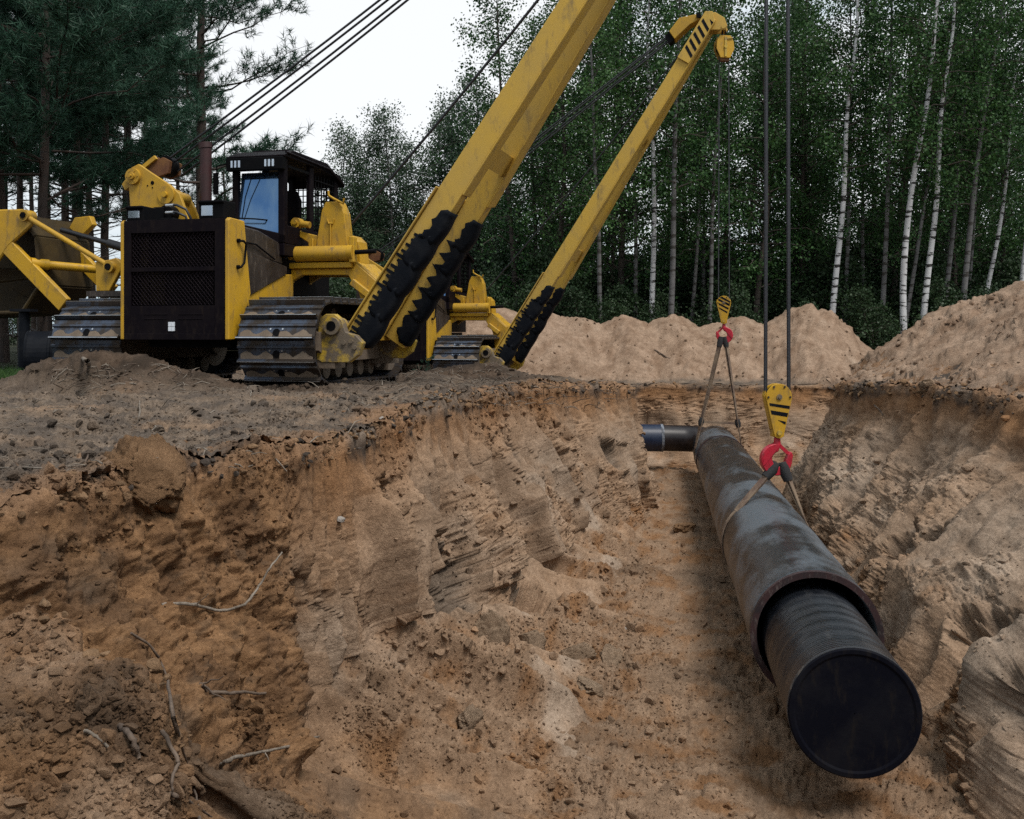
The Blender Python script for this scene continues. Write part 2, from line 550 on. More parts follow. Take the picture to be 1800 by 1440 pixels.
def np_mesh(name, verts, faces, mats, smooth=True, mi=None):
    """numpy arrays -> mesh; faces (n,3) or (n,4)"""
    verts = np.ascontiguousarray(verts, np.float32); faces = np.ascontiguousarray(faces, np.int32)
    me = bpy.data.meshes.new(name)
    k = faces.shape[1]
    me.vertices.add(len(verts)); me.vertices.foreach_set('co', verts.ravel())
    me.loops.add(faces.size); me.loops.foreach_set('vertex_index', faces.ravel())
    me.polygons.add(len(faces))
    me.polygons.foreach_set('loop_start', np.arange(0, faces.size, k, dtype=np.int32))
    me.polygons.foreach_set('use_smooth', np.full(len(faces), smooth))
    for m in (mats if isinstance(mats, (list, tuple)) else [mats]):
        me.materials.append(m)
    if mi is not None:
        me.polygons.foreach_set('material_index', np.ascontiguousarray(mi, np.int32))
    me.update(calc_edges=True)
    me.validate()
    return me


# ------------------------------------------------------------------ terrain: plateau, trench, spoil heaps
# stations round the trench: rim x, y | cliff foot x, y, z | talus foot x, y | lumpy near face, scraped, right-hand side
ST = [
    (-0.50, 0.90, -0.25, 1.50, -1.20, 0.60, 2.40, 0.3, 0, 0), (-0.62, 1.70, -0.32, 2.25, -1.20, 0.50, 3.20, 0.5, 0, 0),
    (-0.72, 2.10, -0.48, 2.65, -1.20, 0.35, 3.80, 0.8, 0, 0), (-0.95, 2.50, -0.80, 3.05, -1.20, 0.20, 4.20, 1, 0, 0),
    (-1.60, 2.85, -1.10, 3.45, -1.22, 0.10, 4.50, 1, 0, 0), (-2.50, 3.30, -1.45, 3.85, -1.22, 0.05, 4.70, 1, 0, 0),
    (-2.70, 4.00, -1.62, 4.30, -1.28, 0.08, 4.90, 1, 0, 0), (-2.25, 4.75, -1.45, 4.45, -1.40, 0.15, 5.20, 1, 0, 0),
    (-1.98, 5.50, -1.32, 5.08, -1.58, 0.25, 5.70, 1, 0, 0), (-1.73, 6.12, -1.25, 5.60, -1.70, 0.40, 6.20, 1, 0, 0),
    (-1.52, 6.50, -1.30, 6.02, -1.74, 0.55, 6.60, 0.62, 0.1, 0), (-1.42, 6.78, -1.38, 6.62, -1.62, 0.70, 7.00, 0.42, 0.7, 0),
    (-1.31, 7.30, -1.20, 7.20, -1.50, 0.88, 7.60, 0.25, 0.9, 0), (-1.18, 7.90, -0.90, 7.90, -1.66, 1.02, 8.40, 0.08, 0.15, 0),
    (-1.10, 8.90, -0.74, 8.80, -2.00, 1.18, 9.30, 0, 0, 0), (-1.00, 10.0, -0.50, 9.80, -2.10, 1.32, 10.2, 0, 0, 0),
    (-0.42, 12.5, 0.22, 12.2, -2.08, 1.62, 12.8, 0, 0, 0), (0.00, 14.3, 0.80, 14.1, -2.10, 1.84, 14.6, 0, 0, 0),
    (1.15, 17.3, 1.88, 17.1, -2.08, 2.30, 17.4, 0, 0, 0), (2.15, 19.6, 2.60, 19.5, -2.12, 2.85, 19.8, 0, 0, 0),
    (2.50, 20.3, 2.86, 20.4, -2.15, 3.05, 20.6, 0, 0, 0), (2.30, 20.9, 2.50, 21.1, -2.15, 2.75, 21.5, 0, 0, 0),
    (1.40, 21.6, 1.70, 21.9, -2.15, 2.00, 22.3, 0, 0, 0), (1.30, 25.3, 1.80, 24.9, -2.10, 2.10, 24.5, 0, 0, 0),
    (3.00, 25.5, 3.00, 25.15, -2.1, 3.00, 24.7, 0, 0, 0), (5.00, 25.5, 5.00, 25.1, -2.05, 5.00, 24.6, 0, 0, 0.3),
    (8.20, 25.6, 7.70, 25.1, -2.0, 7.00, 24.4, 0, 0, 0.6), (8.70, 24.0, 8.00, 23.6, -2.0, 7.20, 23.3, 0, 0, 1),
    (8.30, 22.0, 7.50, 21.9, -1.95, 6.60, 22.0, 0, 0, 1), (7.10, 20.0, 6.30, 20.0, -1.9, 5.60, 20.3, 0, 0, 1),
    (6.10, 18.3, 5.35, 18.3, -1.8, 4.90, 18.5, 0, 0, 1), (5.60, 17.0, 4.85, 16.9, -1.8, 4.50, 16.9, 0, 0, 1),
    (5.50, 15.5, 4.65, 15.3, -1.8, 4.30, 15.3, 0, 0, 1), (5.70, 14.0, 4.50, 13.6, -1.75, 4.05, 13.6, 0, 0, 1),
    (5.65, 11.0, 4.12, 10.8, -1.72, 3.65, 10.8, 0, 0, 1), (5.60, 8.00, 3.72, 8.00, -1.72, 3.22, 8.00, 0, 0, 1),
    (5.00, 5.50, 3.28, 5.70, -1.72, 2.88, 5.90, 0, 0, 1), (4.20, 3.00, 2.90, 3.60, -1.60, 2.50, 4.00, 0, 0, 1),
    (3.40, 1.00, 2.40, 1.80, -1.40, 2.00, 2.40, 0.2, 0, 1), (1.50, 0.85, 1.30, 1.60, -1.30, 1.20, 2.40, 0.3, 0, 0.5)]
RIM = [(q[0], q[1]) for q in ST]
CLIFF = [(q[2], q[3]) for q in ST]
CREST_FAR = [(-6.0, 28.2, 1.2), (-3.5, 28.6, 1.45), (-1.9, 28.8, 1.3), (-0.5, 29.0, 1.55), (0.1, 29.1, 1.36), (1.2, 29.3, 1.36), (2.0, 29.4, 1.26), (2.65, 29.4, 1.08), (3.2, 29.4, 1.34),
             (4.0, 29.5, 1.06), (4.85, 29.5, 1.36), (5.55, 29.5, 1.08), (6.7, 29.4, 1.28), (7.4, 29.3, 1.12), (8.1, 29.2, 1.46), (8.75, 29.1, 1.66),
             (9.4, 29.0, 1.40), (10.0, 28.9, 0.8), (10.7, 28.8, 0.2), (11.3, 28.6, -0.5)]
CREST_RIGHT = [(9.6, 3, 2.2), (9.8, 8, 2.3), (9.6, 13, 2.1), (9.3, 15.5, 1.85), (9.1, 17.5, 1.72), (9.05, 19.2, 1.46), (9.1, 21.0, 1.02), (9.25, 22.6, 0.66),
               (9.3, 23.6, 0.22), (9.3, 24.6, -0.3)]


HOLLOWS = [(-0.55, 9.5, -1.68, 0.85, 0.75, 0.46, 0.34), (0.30, 10.9, -1.92, 0.40, 0.62, 0.44, 0.38), (-0.96, 8.4, -0.72, 0.26, 0.35, 0.36, 0.16),
           (4.05, 11.0, -1.60, 0.55, 0.50, 0.28, 0.28), (4.15, 10.2, -1.45, 0.4, 0.35, 0.26, 0.22), (3.60, 7.95, -1.60, 0.60, 0.62, 0.36, 0.28), (3.30, 6.3, -1.66, 0.50, 0.60, 0.28, 0.20),
           (1.0, 13.6, -1.75, 0.4, 0.4, 0.26, 0.22), (0.2, 13.2, -0.9, 0.4, 0.36, 0.30, 0.16), (1.8, 17.2, -1.4, 0.5, 0.5, 0.35, 0.2)]


def seg_dist(x, y, pts, closed=True, vals=None):
    best = np.full(x.shape, 1e9, np.float32)
    val = np.zeros(x.shape, np.float32) if vals is not None else None
    n = len(pts)
    for i in range(n if closed else n - 1):
        ax, ay = pts[i][:2]; bx, by = pts[(i + 1) % n][:2]
        dx, dy = bx - ax, by - ay
        t = np.clip(((x - ax) * dx + (y - ay) * dy) / (dx * dx + dy * dy), 0, 1)
        d = (x - ax - t * dx) ** 2 + (y - ay - t * dy) ** 2
        m = d < best
        best = np.where(m, d, best)
        if vals is not None:
            val = np.where(m, vals[i] + t * (vals[(i + 1) % n] - vals[i]), val)
    return (np.sqrt(best), val) if vals is not None else np.sqrt(best)


def inside(x, y, pts):
    r = np.zeros(x.shape, bool)
    n = len(pts)
    for i in range(n):
        ax, ay = pts[i]; bx, by = pts[(i + 1) % n]
        if ay == by:
            continue
        c = ((ay > y) != (by > y)) & (x < (bx - ax) * (y - ay) / (by - ay) + ax)
        r ^= c
    return r


def mound(x, y, cx, cy, rx, ry, h, rot=0.0):
    c, s = math.cos(rot), math.sin(rot)
    u = ((x - cx) * c + (y - cy) * s) / rx; v = (-(x - cx) * s + (y - cy) * c) / ry
    return h * np.exp(-(u * u + v * v))


def plateau(x, y):
    z = -0.062 * np.clip(y - 14.0, 0, 10) * sstep(-9, -4.5, x - 0.05 * y) - 0.0 * x
    z = np.where(y > 24, z, z)
    z = z + 0.07 * perlin(x * 0.45, y * 0.45, 3.3) + 0.045 * perlin(x * 1.3, y * 1.3, 8.1)
    z = z * sstep(1.5, 3.5, y) + (1 - sstep(1.5, 3.5, y)) * (-0.27)
    z = z + mound(x, y, -1.15, 2.05, 0.26, 0.36, 0.13, 0.3)                # hump at the photographer's feet
    z = z + mound(x, y, -5.2, 12.2, 1.05, 0.55, 0.42, -0.12) + mound(x, y, -4.1, 12.0, 0.9, 0.5, 0.22)   # dark soil berm before the tracks
    z = z + mound(x, y, -1.5, 18.6, 0.9, 0.55, 0.30, -0.2) + mound(x, y, -0.45, 18.9, 0.9, 0.55, 0.36, -0.2) + mound(x, y, -2.5, 17.2, 0.8, 0.6, 0.22)
    z = z + mound(x, y, 0.45, 20.4, 0.8, 0.7, 0.26) + mound(x, y, -1.3, 16.6, 0.6, 0.5, 0.16)
    z = z + mound(x, y, -2.12, 5.75, 0.22, 0.20, 0.10) + mound(x, y, -2.55, 4.3, 0.75, 0.9, -0.11) + mound(x, y, -1.65, 6.3, 0.2, 0.2, 0.05)
    return z



def height(x, y):
    """plateau and heaps outside the rim, trench floor inside it; the walls between are a mesh of their own"""
    base = plateau(x, y)
    wx = x + 0.16 * perlin(x * 0.9, y * 0.9, 1.7) + 0.07 * perlin(x * 2.7, y * 2.7, 4.4)
    wy = y + 0.16 * perlin(x * 0.9, y * 0.9, 11.7) + 0.07 * perlin(x * 2.7, y * 2.7, 14.4)
    df, cf = seg_dist(wx, wy, CREST_FAR, False, [p[2] for p in CREST_FAR])
    dr, cr = seg_dist(wx, wy, CREST_RIGHT, False, [p[2] for p in CREST_RIGHT])
    hf = cf - 0.66 * np.sqrt(df * df + 0.05) + 0.14 * perlin(x * 0.8, y * 0.8, 6.6)
    hr = cr - 0.56 * np.sqrt(dr * dr + 0.08) + 0.14 * perlin(x * 0.7, y * 0.7, 2.6) + 0.12 * perlin(x * 0.35 + y * 0.2, y * 1.1, 5.6)
    heap = np.maximum(hf, hr)
    out = np.maximum(base, heap)
    in_r, in_c = inside(x, y, RIM), inside(x, y, CLIFF)
    zf = -2.34 - 0.013 * y + 0.09 * perlin(x * 1.1, y * 1.1, 2.2) + 0.05 * perlin(x * 3.1, y * 3.1, 5.2)
    d_r = seg_dist(x, y, RIM)
    return np.where(in_r, zf, out), dict(out=out, in_r=in_r, cut=in_r & ~in_c, heap=np.where(in_r, 0, sstep(-0.06, 0.10, heap - base)), d_r=np.where(in_r, 0, d_r), edge=d_r)


def C(*a): return np.array(a, np.float32)
def mix(a, b, k): return a + (b - a) * k


def detail(P, N, wall, talus, floor, plat, heap, prom, groove, right, drop, s_, t, d_r):
    """relief along the normal, soil colour and roughness of the surface; every argument is an array over the points"""
    x, y, z = P[..., 0], P[..., 1], P[..., 2]
    in_r = wall + talus + floor
    w1, id1 = worley(x * 3.3, y * 3.3, z * 3.3)
    w2, id2 = worley(x * 8.5, y * 8.5, z * 8.5)
    w3, id3 = worley(x * 21, y * 21, z * 21)
    lump1, lump2, lump3 = 0.55 - w1, 0.55 - w2, 0.55 - w3
    h2 = _g[id2 & 255][..., 1] * 0.5
    f1 = fbm(x * 1.6, y * 1.6, z * 1.6, 4)
    f2 = fbm(x * 7, y * 7, z * 7, 4, 0.62)
    f3 = fbm(x * 24, y * 24, z * 24, 3, 0.65)
    patch = sstep(-0.14, 0.16, perlin(x * 0.9, y * 0.9, z * 1.3 + 20) + 0.35 * perlin(x * 2.7, y * 2.7, z * 2.7 + 5))
    strata = perlin(x * 0.7, y * 0.7, z * 13.0) + 0.5 * perlin(x * 1.1, y * 1.1, z * 31.0)
    wpx, wpy, wpz = x + 0.16 * f1, y + 0.16 * perlin(x * 2, y * 2, z * 2 + 9), z + 0.12 * perlin(x * 2, y * 2, z * 2 + 3)
    ws, ids = worley(wpx * 1.15, wpy * 1.15, wpz * 0.95)
    wt, idt = worley(wpx * 3.1, wpy * 3.1, wpz * 2.3)
    hs, ht = _g[ids & 255][..., 0] * 0.5, _g[idt & 255][..., 1] * 0.5
    hol = np.zeros_like(z)
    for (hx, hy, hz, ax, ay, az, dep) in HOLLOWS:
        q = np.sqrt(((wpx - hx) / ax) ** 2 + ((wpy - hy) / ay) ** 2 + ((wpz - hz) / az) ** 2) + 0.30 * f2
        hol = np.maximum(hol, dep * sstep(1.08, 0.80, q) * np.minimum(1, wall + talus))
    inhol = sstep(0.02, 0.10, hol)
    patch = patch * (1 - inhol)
    rough = 0.15 + 0.85 * patch
    calm = 1 - 0.45 * groove
    low = sstep(0.10, 0.35, t)
    chan = 1 - 2 * np.abs(perlin(s_ * 1.7 + 0.25 * f1, t * 0.9, 31.0))
    chan2 = 1 - 2 * np.abs(perlin(s_ * 4.4 + 0.3 * f1, t * 1.3, 47.0))
    diag = 1 - 2 * np.abs(perlin(s_ * 2.4 + z * 0.9 + 0.3 * f1, z * 0.5, 53.0 + 0 * x))
    side = 1 - right
    d = np.zeros_like(z)
    w = wall * (1 - prom) * calm * side
    d += w * (0.10 * f1 + 0.22 * (chan - 0.35) * low * (1 - inhol) + 0.085 * (chan2 - 0.35) * (1 - inhol) + (0.045 * lump2 + 0.03 * h2 + 0.035 * lump3 + 0.05 * f2 + 0.030 * f3) * rough
              + 0.007 * strata * (1 - patch) + 0.20 * hs * low * (1 - 0.9 * right) + 0.10 * ht * (0.25 + 0.75 * low) * (1 - 0.7 * right))
    d += wall * right * (0.17 * f1 + 0.09 * lump1 + (0.050 * lump2 + 0.034 * lump3) * rough + 0.035 * f2 + 0.030 * f3 * rough + 0.07 * (chan - 0.35) * low)
    d += wall * groove * (0.018 * np.sin(s_ * 6.283 / 0.24) + 0.010 * np.sin(s_ * 6.283 / 0.07) + 0.02 * f1 + 0.008 * f3)
    d += wall * prom * (0.12 * lump1 + 0.070 * lump2 + 0.012 * h2 + 0.045 * lump3 + 0.13 * f1 + 0.05 * f2 + 0.035 * f3 + 0.03 * ht + 0.10 * (diag - 0.3))
    d += talus * (0.11 * f1 + (0.045 * lump2 + 0.03 * h2 + 0.034 * lump3 + 0.045 * f2 + 0.030 * f3) * rough + 0.07 * ht * patch + 0.14 * (chan - 0.35) + 0.008 * f3)
    d += floor * (0.055 * lump2 * rough + 0.04 * h2 * rough + 0.035 * lump3 + 0.08 * f1 + 0.06 * f2 + 0.03 * f3)
    d += plat * (0.05 * lump2 * (0.25 + 0.75 * patch) + 0.035 * lump3 + 0.08 * f1 + 0.06 * f2 + 0.025 * f3 + 0.07 * ht * patch) * sstep(60, 20, y)
    d += heap * (0.13 * f1 + 0.08 * f2 + 0.02 * f3 + 0.06 * lump2 * (0.1 + 0.9 * patch) + 0.10 * ht * patch)
    d -= hol
    # ---- albedo
    sand, orange, pale = C(0.345, 0.230, 0.150), C(0.285, 0.152, 0.074), C(0.405, 0.318, 0.245)
    heapc, heap2 = C(0.335, 0.236, 0.168), C(0.240, 0.158, 0.106)
    top, dark = C(0.058, 0.047, 0.040), C(0.105, 0.074, 0.051)
    platc, plat2 = C(0.210, 0.158, 0.117), C(0.120, 0.096, 0.078)
    clay = C(0.205, 0.106, 0.050)
    na = (0.5 + 0.5 * fbm(x * 0.8, y * 0.8, z * 0.8 + 40, 4, 0.6))[..., None]
    nb = (0.5 + 0.5 * fbm(x * 2.6, y * 2.6, z * 2.6 + 70, 4, 0.65))[..., None]
    nc = (0.5 + 0.5 * fbm(x * 0.9, y * 0.9, z * 5.5, 4, 0.6))[..., None]
    nd = (0.5 + 0.5 * fbm(x * 9, y * 9, z * 9 + 30, 3, 0.65))[..., None]
    dr = drop[..., None]; pt = patch[..., None]; rt_ = right[..., None]
    wallc = mix(orange, sand, sstep(0.05, 0.85, dr + 1.3 * (na - 0.5)))
    wallc = mix(wallc, pale, sstep(0.54, 0.70, na) * sstep(0.5, 1.3, dr) * 0.6)
    wallc = mix(wallc, orange * 0.8, sstep(0.56, 0.70, nb) * 0.6)
    wallc = mix(wallc, dark * 1.5, sstep(0.60, 0.74, nc) * 0.45)
    wallc = mix(wallc, mix(sand, pale, sstep(0.35, 0.6, na)), rt_ * 0.6 * sstep(0.3, 0.8, dr))
    lip = 0.9 * sstep(0.32, 0.08, dr + 0.70 * (nb - 0.5)) * sstep(0.41, 0.52, na)
    wallc = mix(wallc, top, lip)
    face = ((1 - patch) * (1 - groove))[..., None] * sstep(0.5, 1.0, dr) * sstep(0.95, 0.6, t)[..., None]
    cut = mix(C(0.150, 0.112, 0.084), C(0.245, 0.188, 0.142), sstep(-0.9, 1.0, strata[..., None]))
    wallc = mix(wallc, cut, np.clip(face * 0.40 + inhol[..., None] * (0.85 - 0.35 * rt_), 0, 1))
    promc = mix(mix(C(0.165, 0.092, 0.048), C(0.268, 0.150, 0.075), sstep(0.40, 0.60, nb)), dark, sstep(0.47, 0.62, na) * 0.8)
    promc = mix(promc, dark * 0.8, sstep(0.56, 0.72, nd) * 0.5)
    wallc = mix(wallc, promc, prom[..., None])
    talc = mix(mix(sand * 0.92, orange * 0.95, sstep(0.48, 0.68, nb)), mix(sand * 1.08, pale, sstep(0.45, 0.6, na)), (1 - pt) * 0.75)
    talc = mix(talc, promc, prom[..., None] * 0.8)
    floc = mix(mix(sand * 0.85, orange * 0.88, sstep(0.45, 0.66, nb)), dark * 1.5, sstep(0.50, 0.70, na) * 0.55)
    hc = mix(heapc, heap2, sstep(0.42, 0.66, nb)); hc = mix(hc, pale * 1.05, sstep(0.60, 0.72, na) * 0.6); hc = mix(hc, heap2 * 0.8, sstep(0.56, 0.72, nc) * 0.5)
    pc = mix(platc, plat2, sstep(0.40, 0.60, nb)); pc = mix(pc, sand * 0.8, sstep(0.57, 0.70, na) * 0.75); pc = mix(pc, top, sstep(0.58, 0.70, nd) * 0.5)
    berm = (mound(x, y, -4.7, 12.3, 1.9, 0.8, 1.0, -0.1) + mound(x, y, -1.2, 18.4, 2.2, 1.0, 1.0, -0.2) + mound(x, y, -2.2, 15.8, 1.0, 1.6, 0.8) + mound(x, y, 0.4, 20.5, 1, 0.8, 0.9) + mound(x, y, -3.4, 12.6, 1.3, 0.6, 0.7))[..., None]
    pc = mix(pc, mix(C(0.046, 0.033, 0.024), C(0.096, 0.066, 0.046), sstep(0.4, 0.6, nb)), np.clip(berm * 1.3, 0, 1))
    rimcol = sstep(0.50, 0.05, d_r[..., None] + 0.5 * (nb - 0.5)) * sstep(30, 18, y)[..., None] * (1 - heap[..., None])
    pc = mix(pc, mix(orange * 1.1, top * 1.3, sstep(0.49, 0.57, na)), rimcol * 0.6)
    fg = mound(x, y, -0.95, 1.9, 0.8, 0.8, 1.0)[..., None]
    pc = mix(pc, mix(mix(sand, orange, sstep(0.4, 0.62, nb)), promc, sstep(0.42, 0.55, na)), np.clip(fg * 1.6, 0, 1))
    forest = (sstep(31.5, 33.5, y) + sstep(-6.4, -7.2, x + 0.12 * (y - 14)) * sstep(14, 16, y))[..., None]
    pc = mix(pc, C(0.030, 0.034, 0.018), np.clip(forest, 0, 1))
    col = wallc * wall[..., None] + talc * talus[..., None] + floc * floor[..., None] + hc * heap[..., None] + pc * plat[..., None]
    rg = wall * (0.15 + 0.85 * patch) * (1 - 0.5 * groove) + talus * (0.15 + 0.85 * patch) + floor * (0.6 + 0.4 * patch) + (plat + heap) * (0.3 + 0.7 * patch)
    return d, np.clip(col, 0.004, 1), rg


def grid_normals(P, closed=False):
    du = (np.roll(P, -1, 0) - np.roll(P, 1, 0)) if closed else np.gradient(P, axis=0)
    dv = np.gradient(P, axis=1)
    N = np.cross(du, dv)
    return N / (np.linalg.norm(N, axis=-1, keepdims=True) + 1e-9)


def soil_object(name, P, F, col, label):
    me = np_mesh(name, P, F, M['soil'], True)
    at = me.attributes.new('soil', 'FLOAT_COLOR', 'POINT')
    rgba = np.ones((len(P), 4), np.float32); rgba[:, :3] = col
    at.data.foreach_set('color', rgba.ravel())
    return tag(mesh_obj(name, me), label, kind='structure')


def build_sheet():
    """plateau, heaps and trench floor: rows thin out with distance"""
    dense = np.linspace(-0.585, 0.585, 560)
    side = 0.585 + (np.exp(np.linspace(0, 1, 30)[1:] * 3.0) - 1) / (math.e ** 3 - 1) * 5.4
    ratio = np.concatenate([-side[::-1], dense, side]).astype(np.float32)
    NC, NR = len(ratio), 560
    yf = np.exp(np.linspace(math.log(0.7), math.log(160.0), 1000)).astype(np.float32)
    X, Y = ratio[:, None] * yf[None, :], np.repeat(yf[None, :], NC, 0)
    Z, zn = height(X, Y)
    dz = np.abs(np.diff(Z, axis=1)) / yf[None, 1:]
    dl = np.diff(np.log(yf))[None, :]
    cut = zn['in_r'][:, 1:] ^ zn['in_r'][:, :-1]
    w = np.where(cut, 0.05 * dl, np.minimum(dz, 0.2)) + 0.22 * dl * (1 + 0.6 / (0.25 + yf[None, 1:] / 20))
    w *= np.where(yf[None, 1:] > 34, 0.2, 1.0)
    ker = np.hanning(63)[1:-1]; ker /= ker.sum()
    w = np.apply_along_axis(lambda a: np.convolve(np.pad(a, 30, mode='edge'), ker, 'valid'), 0, w)
    cw = np.concatenate([np.zeros((NC, 1)), np.cumsum(w, axis=1)], axis=1); cw /= cw[:, -1:]
    q = np.linspace(0, 1, NR)
    yy = np.stack([np.interp(q, cw[i], yf) for i in range(NC)]).astype(np.float32)
    xx = ratio[:, None] * yy
    zz, zn = height(xx, yy)
    P = np.stack([xx, yy, zz], -1)
    N = grid_normals(P)
    N *= np.where(N[..., 2:3] < 0, -1, 1)
    # beside the cut the height jumps to the floor: use upright normals there
    nearcut = sstep(0.25, 0.08, zn['edge'])[..., None]
    N = N * (1 - nearcut) + np.array([0, 0, 1], np.float32) * nearcut
    in_r = zn['in_r'].astype(np.float32); heap = zn['heap'] * (1 - in_r); plat = (1 - in_r) * (1 - heap)
    o0 = np.zeros_like(zz)
    d, col, rg = detail(P, N, o0, o0, in_r, plat, heap, o0, o0, o0, o0, 0.28 * xx + 0.96 * yy, o0 + 1, zn['d_r'])
    fade = sstep(0.9, 1.6, yy) 
    P = P + N * (d * fade)[..., None]
    idx = np.arange(NC * NR, dtype=np.int32).reshape(NC, NR)
    F = np.stack([idx[:-1, :-1], idx[1:, :-1], idx[1:, 1:], idx[:-1, 1:]], -1).reshape(-1, 4)
    ir, cu = zn['in_r'].reshape(-1), zn['cut'].reshape(-1)
    bad = cu[F].any(1) | (ir[F].any(1) & ~ir[F].all(1))
    F = F[~bad]
    return P.reshape(-1, 3), F, col.reshape(-1, 3), rg.reshape(-1)


def build_walls():
    """the cut faces and the slumped sand at their feet, as one band round the trench with its own even mesh"""
    A = np.array(ST, float)
    n = len(A)
    # fine stations by Catmull-Rom (softened), closed
    us = []
    fine = []
    K = 40
    for i in range(n):
        p0, p1, p2, p3 = A[(i - 1) % n], A[i], A[(i + 1) % n], A[(i + 2) % n]
        for k in range(K):
            u = k / K
            cr = 0.5 * (2 * p1 + (p2 - p0) * u + (2 * p0 - 5 * p1 + 4 * p2 - p3) * u * u + (3 * p1 - p0 - 3 * p2 + p3) * u ** 3)
            fine.append(0.45 * cr + 0.55 * (p1 + (p2 - p1) * u))
    fine = np.array(fine); fine = np.concatenate([fine, fine[:1]])
    mid = 0.5 * fine[:, 0:2] + 0.5 * fine[:, 2:4]
    ds = np.linalg.norm(np.diff(mid, axis=0), axis=1) * 0.6 + 0.4 * np.linalg.norm(np.diff(fine[:, 0:2], axis=0), axis=1)
    sl = np.concatenate([[0], np.cumsum(ds)])
    dist = np.linalg.norm(mid, axis=1).clip(2.2)
    vis = np.where((mid[:, 1] < 2.6) | (np.abs(mid[:, 0]) > 0.62 * mid[:, 1]), 0.22, 1.0)
    back = (mid[:, 0] < 2.45) & (mid[:, 1] > 20.9)
    vis = np.where(back, 0.1, vis)
    wgt = 0.5 * (vis[1:] / dist[1:] + vis[:-1] / dist[:-1]) * ds
    cw = np.concatenate([[0], np.cumsum(wgt)])
    NS, TC = 1560, 0.62
    q = np.linspace(0, cw[-1], NS + 1)[:-1]
    S = np.stack([np.interp(q, cw, fine[:, c]) for c in range(fine.shape[1])], 1)
    sa = np.interp(q, cw, sl)
    lead = np.linspace(-0.85, 0, 18)[:-1]
    tt = np.concatenate([lead, np.linspace(0, 1, 372) ** 0.93])
    NT = len(tt)
    T = np.repeat(tt[None, :], NS, 0)
    Rx, Ry, Cx, Cy, Cz, Fx, Fy, pr, gr, rt = [S[:, i][:, None] for i in range(10)]
    # waver of the three lines along the wall
    def wv(f, k, a): return (a * perlin(sa * f, k + 0 * sa, 0.5 + 0 * sa))[:, None]
    rw = wv(1.1, 3.0, 0.16) + wv(3.3, 8.0, 0.09) + wv(8.0, 2.0, 0.04)
    cwv = wv(0.8, 13.0, 0.26) + wv(2.3, 18.0, 0.12)
    dirx, diry = Cx - Rx, Cy - Ry
    ln = np.sqrt(dirx ** 2 + diry ** 2) + 1e-6
    far = np.clip(ln / 0.4, 0.25, 1)
    dxn, dyn = dirx / ln, diry / ln
    Rx, Ry = Rx - dxn * np.abs(rw) * 0.0 + dxn * rw * 0.6 * far, Ry + dyn * rw * 0.6 * far
    Cx, Cy = Cx + dxn * cwv * far, Cy + dyn * cwv * far
    Cz = Cz + wv(0.7, 23.0, 0.22) + wv(2.0, 28.0, 0.10)
    zr = plateau(Rx[:, 0].astype(np.float32), Ry[:, 0].astype(np.float32))[:, None]
    zf = -2.50 - 0.013 * Fy
    qc = np.clip(T / TC, 0, 1); qt = np.clip((T - TC) / (1 - TC), 0, 1)
    a = 0.80 * qc ** 1.25 + 0.20 * sstep(0.0, 1.0, qc)
    b = 0.86 * qc ** 0.92 + 0.14 * sstep(0, 0.25, qc)
    # slumped sand: slightly hollow slope
    e = qt; g = 0.75 * qt + 0.25 * (1 - (1 - qt) ** 2)
    tx, ty = np.roll(Rx, -6, 0) - np.roll(Rx, 6, 0), np.roll(Ry, -6, 0) - np.roll(Ry, 6, 0)
    tl = np.sqrt(tx ** 2 + ty ** 2) + 1e-6
    nx_, ny_ = ty / tl, -tx / tl                       # inward normal of the rim line
    sgn = np.sign(np.median(nx_ * dxn + ny_ * dyn))
    nx_, ny_ = nx_ * sgn, ny_ * sgn
    X = np.where(T < 0, Rx + T * nx_, np.where(T <= TC, Rx + (Cx - Rx) * a, Cx + (Fx - Cx) * e))
    Y = np.where(T < 0, Ry + T * ny_, np.where(T <= TC, Ry + (Cy - Ry) * a, Cy + (Fy - Cy) * e))
    Z = np.where(T <= TC, zr + (Cz - zr) * b, Cz + (zf - Cz) * g)
    nl = len(lead) + 1
    zlead = np.zeros_like(Z)
    zlead[:, :nl] = height(X[:, :nl].astype(np.float32), Y[:, :nl].astype(np.float32))[1]['out'] - 0.022
    Z = np.where(T < 0, zlead, Z)
    P = np.stack([X, Y, Z], -1).astype(np.float32)
    # smooth the base a little so that the foot of the face is not a crease
    for _ in range(6):
        P[:, 16:-1] = 0.25 * P[:, 15:-2] + 0.5 * P[:, 16:-1] + 0.25 * P[:, 17:]
    for _ in range(4):
        P = 0.25 * np.roll(P, 1, 0) + 0.5 * P + 0.25 * np.roll(P, -1, 0)
    N = grid_normals(P, True)
    N *= np.where(N[..., 2:3] < 0, -1, 1)
    for _ in range(10):
        N = 0.25 * np.roll(N, 1, 0) + 0.5 * N + 0.25 * np.roll(N, -1, 0)
        N[:, 1:-1] = 0.25 * N[:, :-2] + 0.5 * N[:, 1:-1] + 0.25 * N[:, 2:]
    N /= np.linalg.norm(N, axis=-1, keepdims=True) + 1e-9
    x, y, z = P[..., 0], P[..., 1], P[..., 2]
    j = 0.10 * perlin(x * 2.2, y * 2.2, z * 2.2) + 0.08 * perlin(x * 0.8, y * 0.8, z * 0.8)
    Tn = T.astype(np.float32)
    lead_w = sstep(0.05, 0.0, Tn)
    wall = sstep(TC + 0.12, TC - 0.10, Tn + j) * (1 - lead_w)
    N = N * (1 - lead_w[..., None]) + np.array([0, 0, 1], np.float32) * lead_w[..., None]
    N /= np.linalg.norm(N, axis=-1, keepdims=True)
    flo = sstep(0.84, 1.0, Tn + j * 0.8)
    tal = (1 - wall) * (1 - flo) * (1 - lead_w)
    wall = wall * (1 - flo)
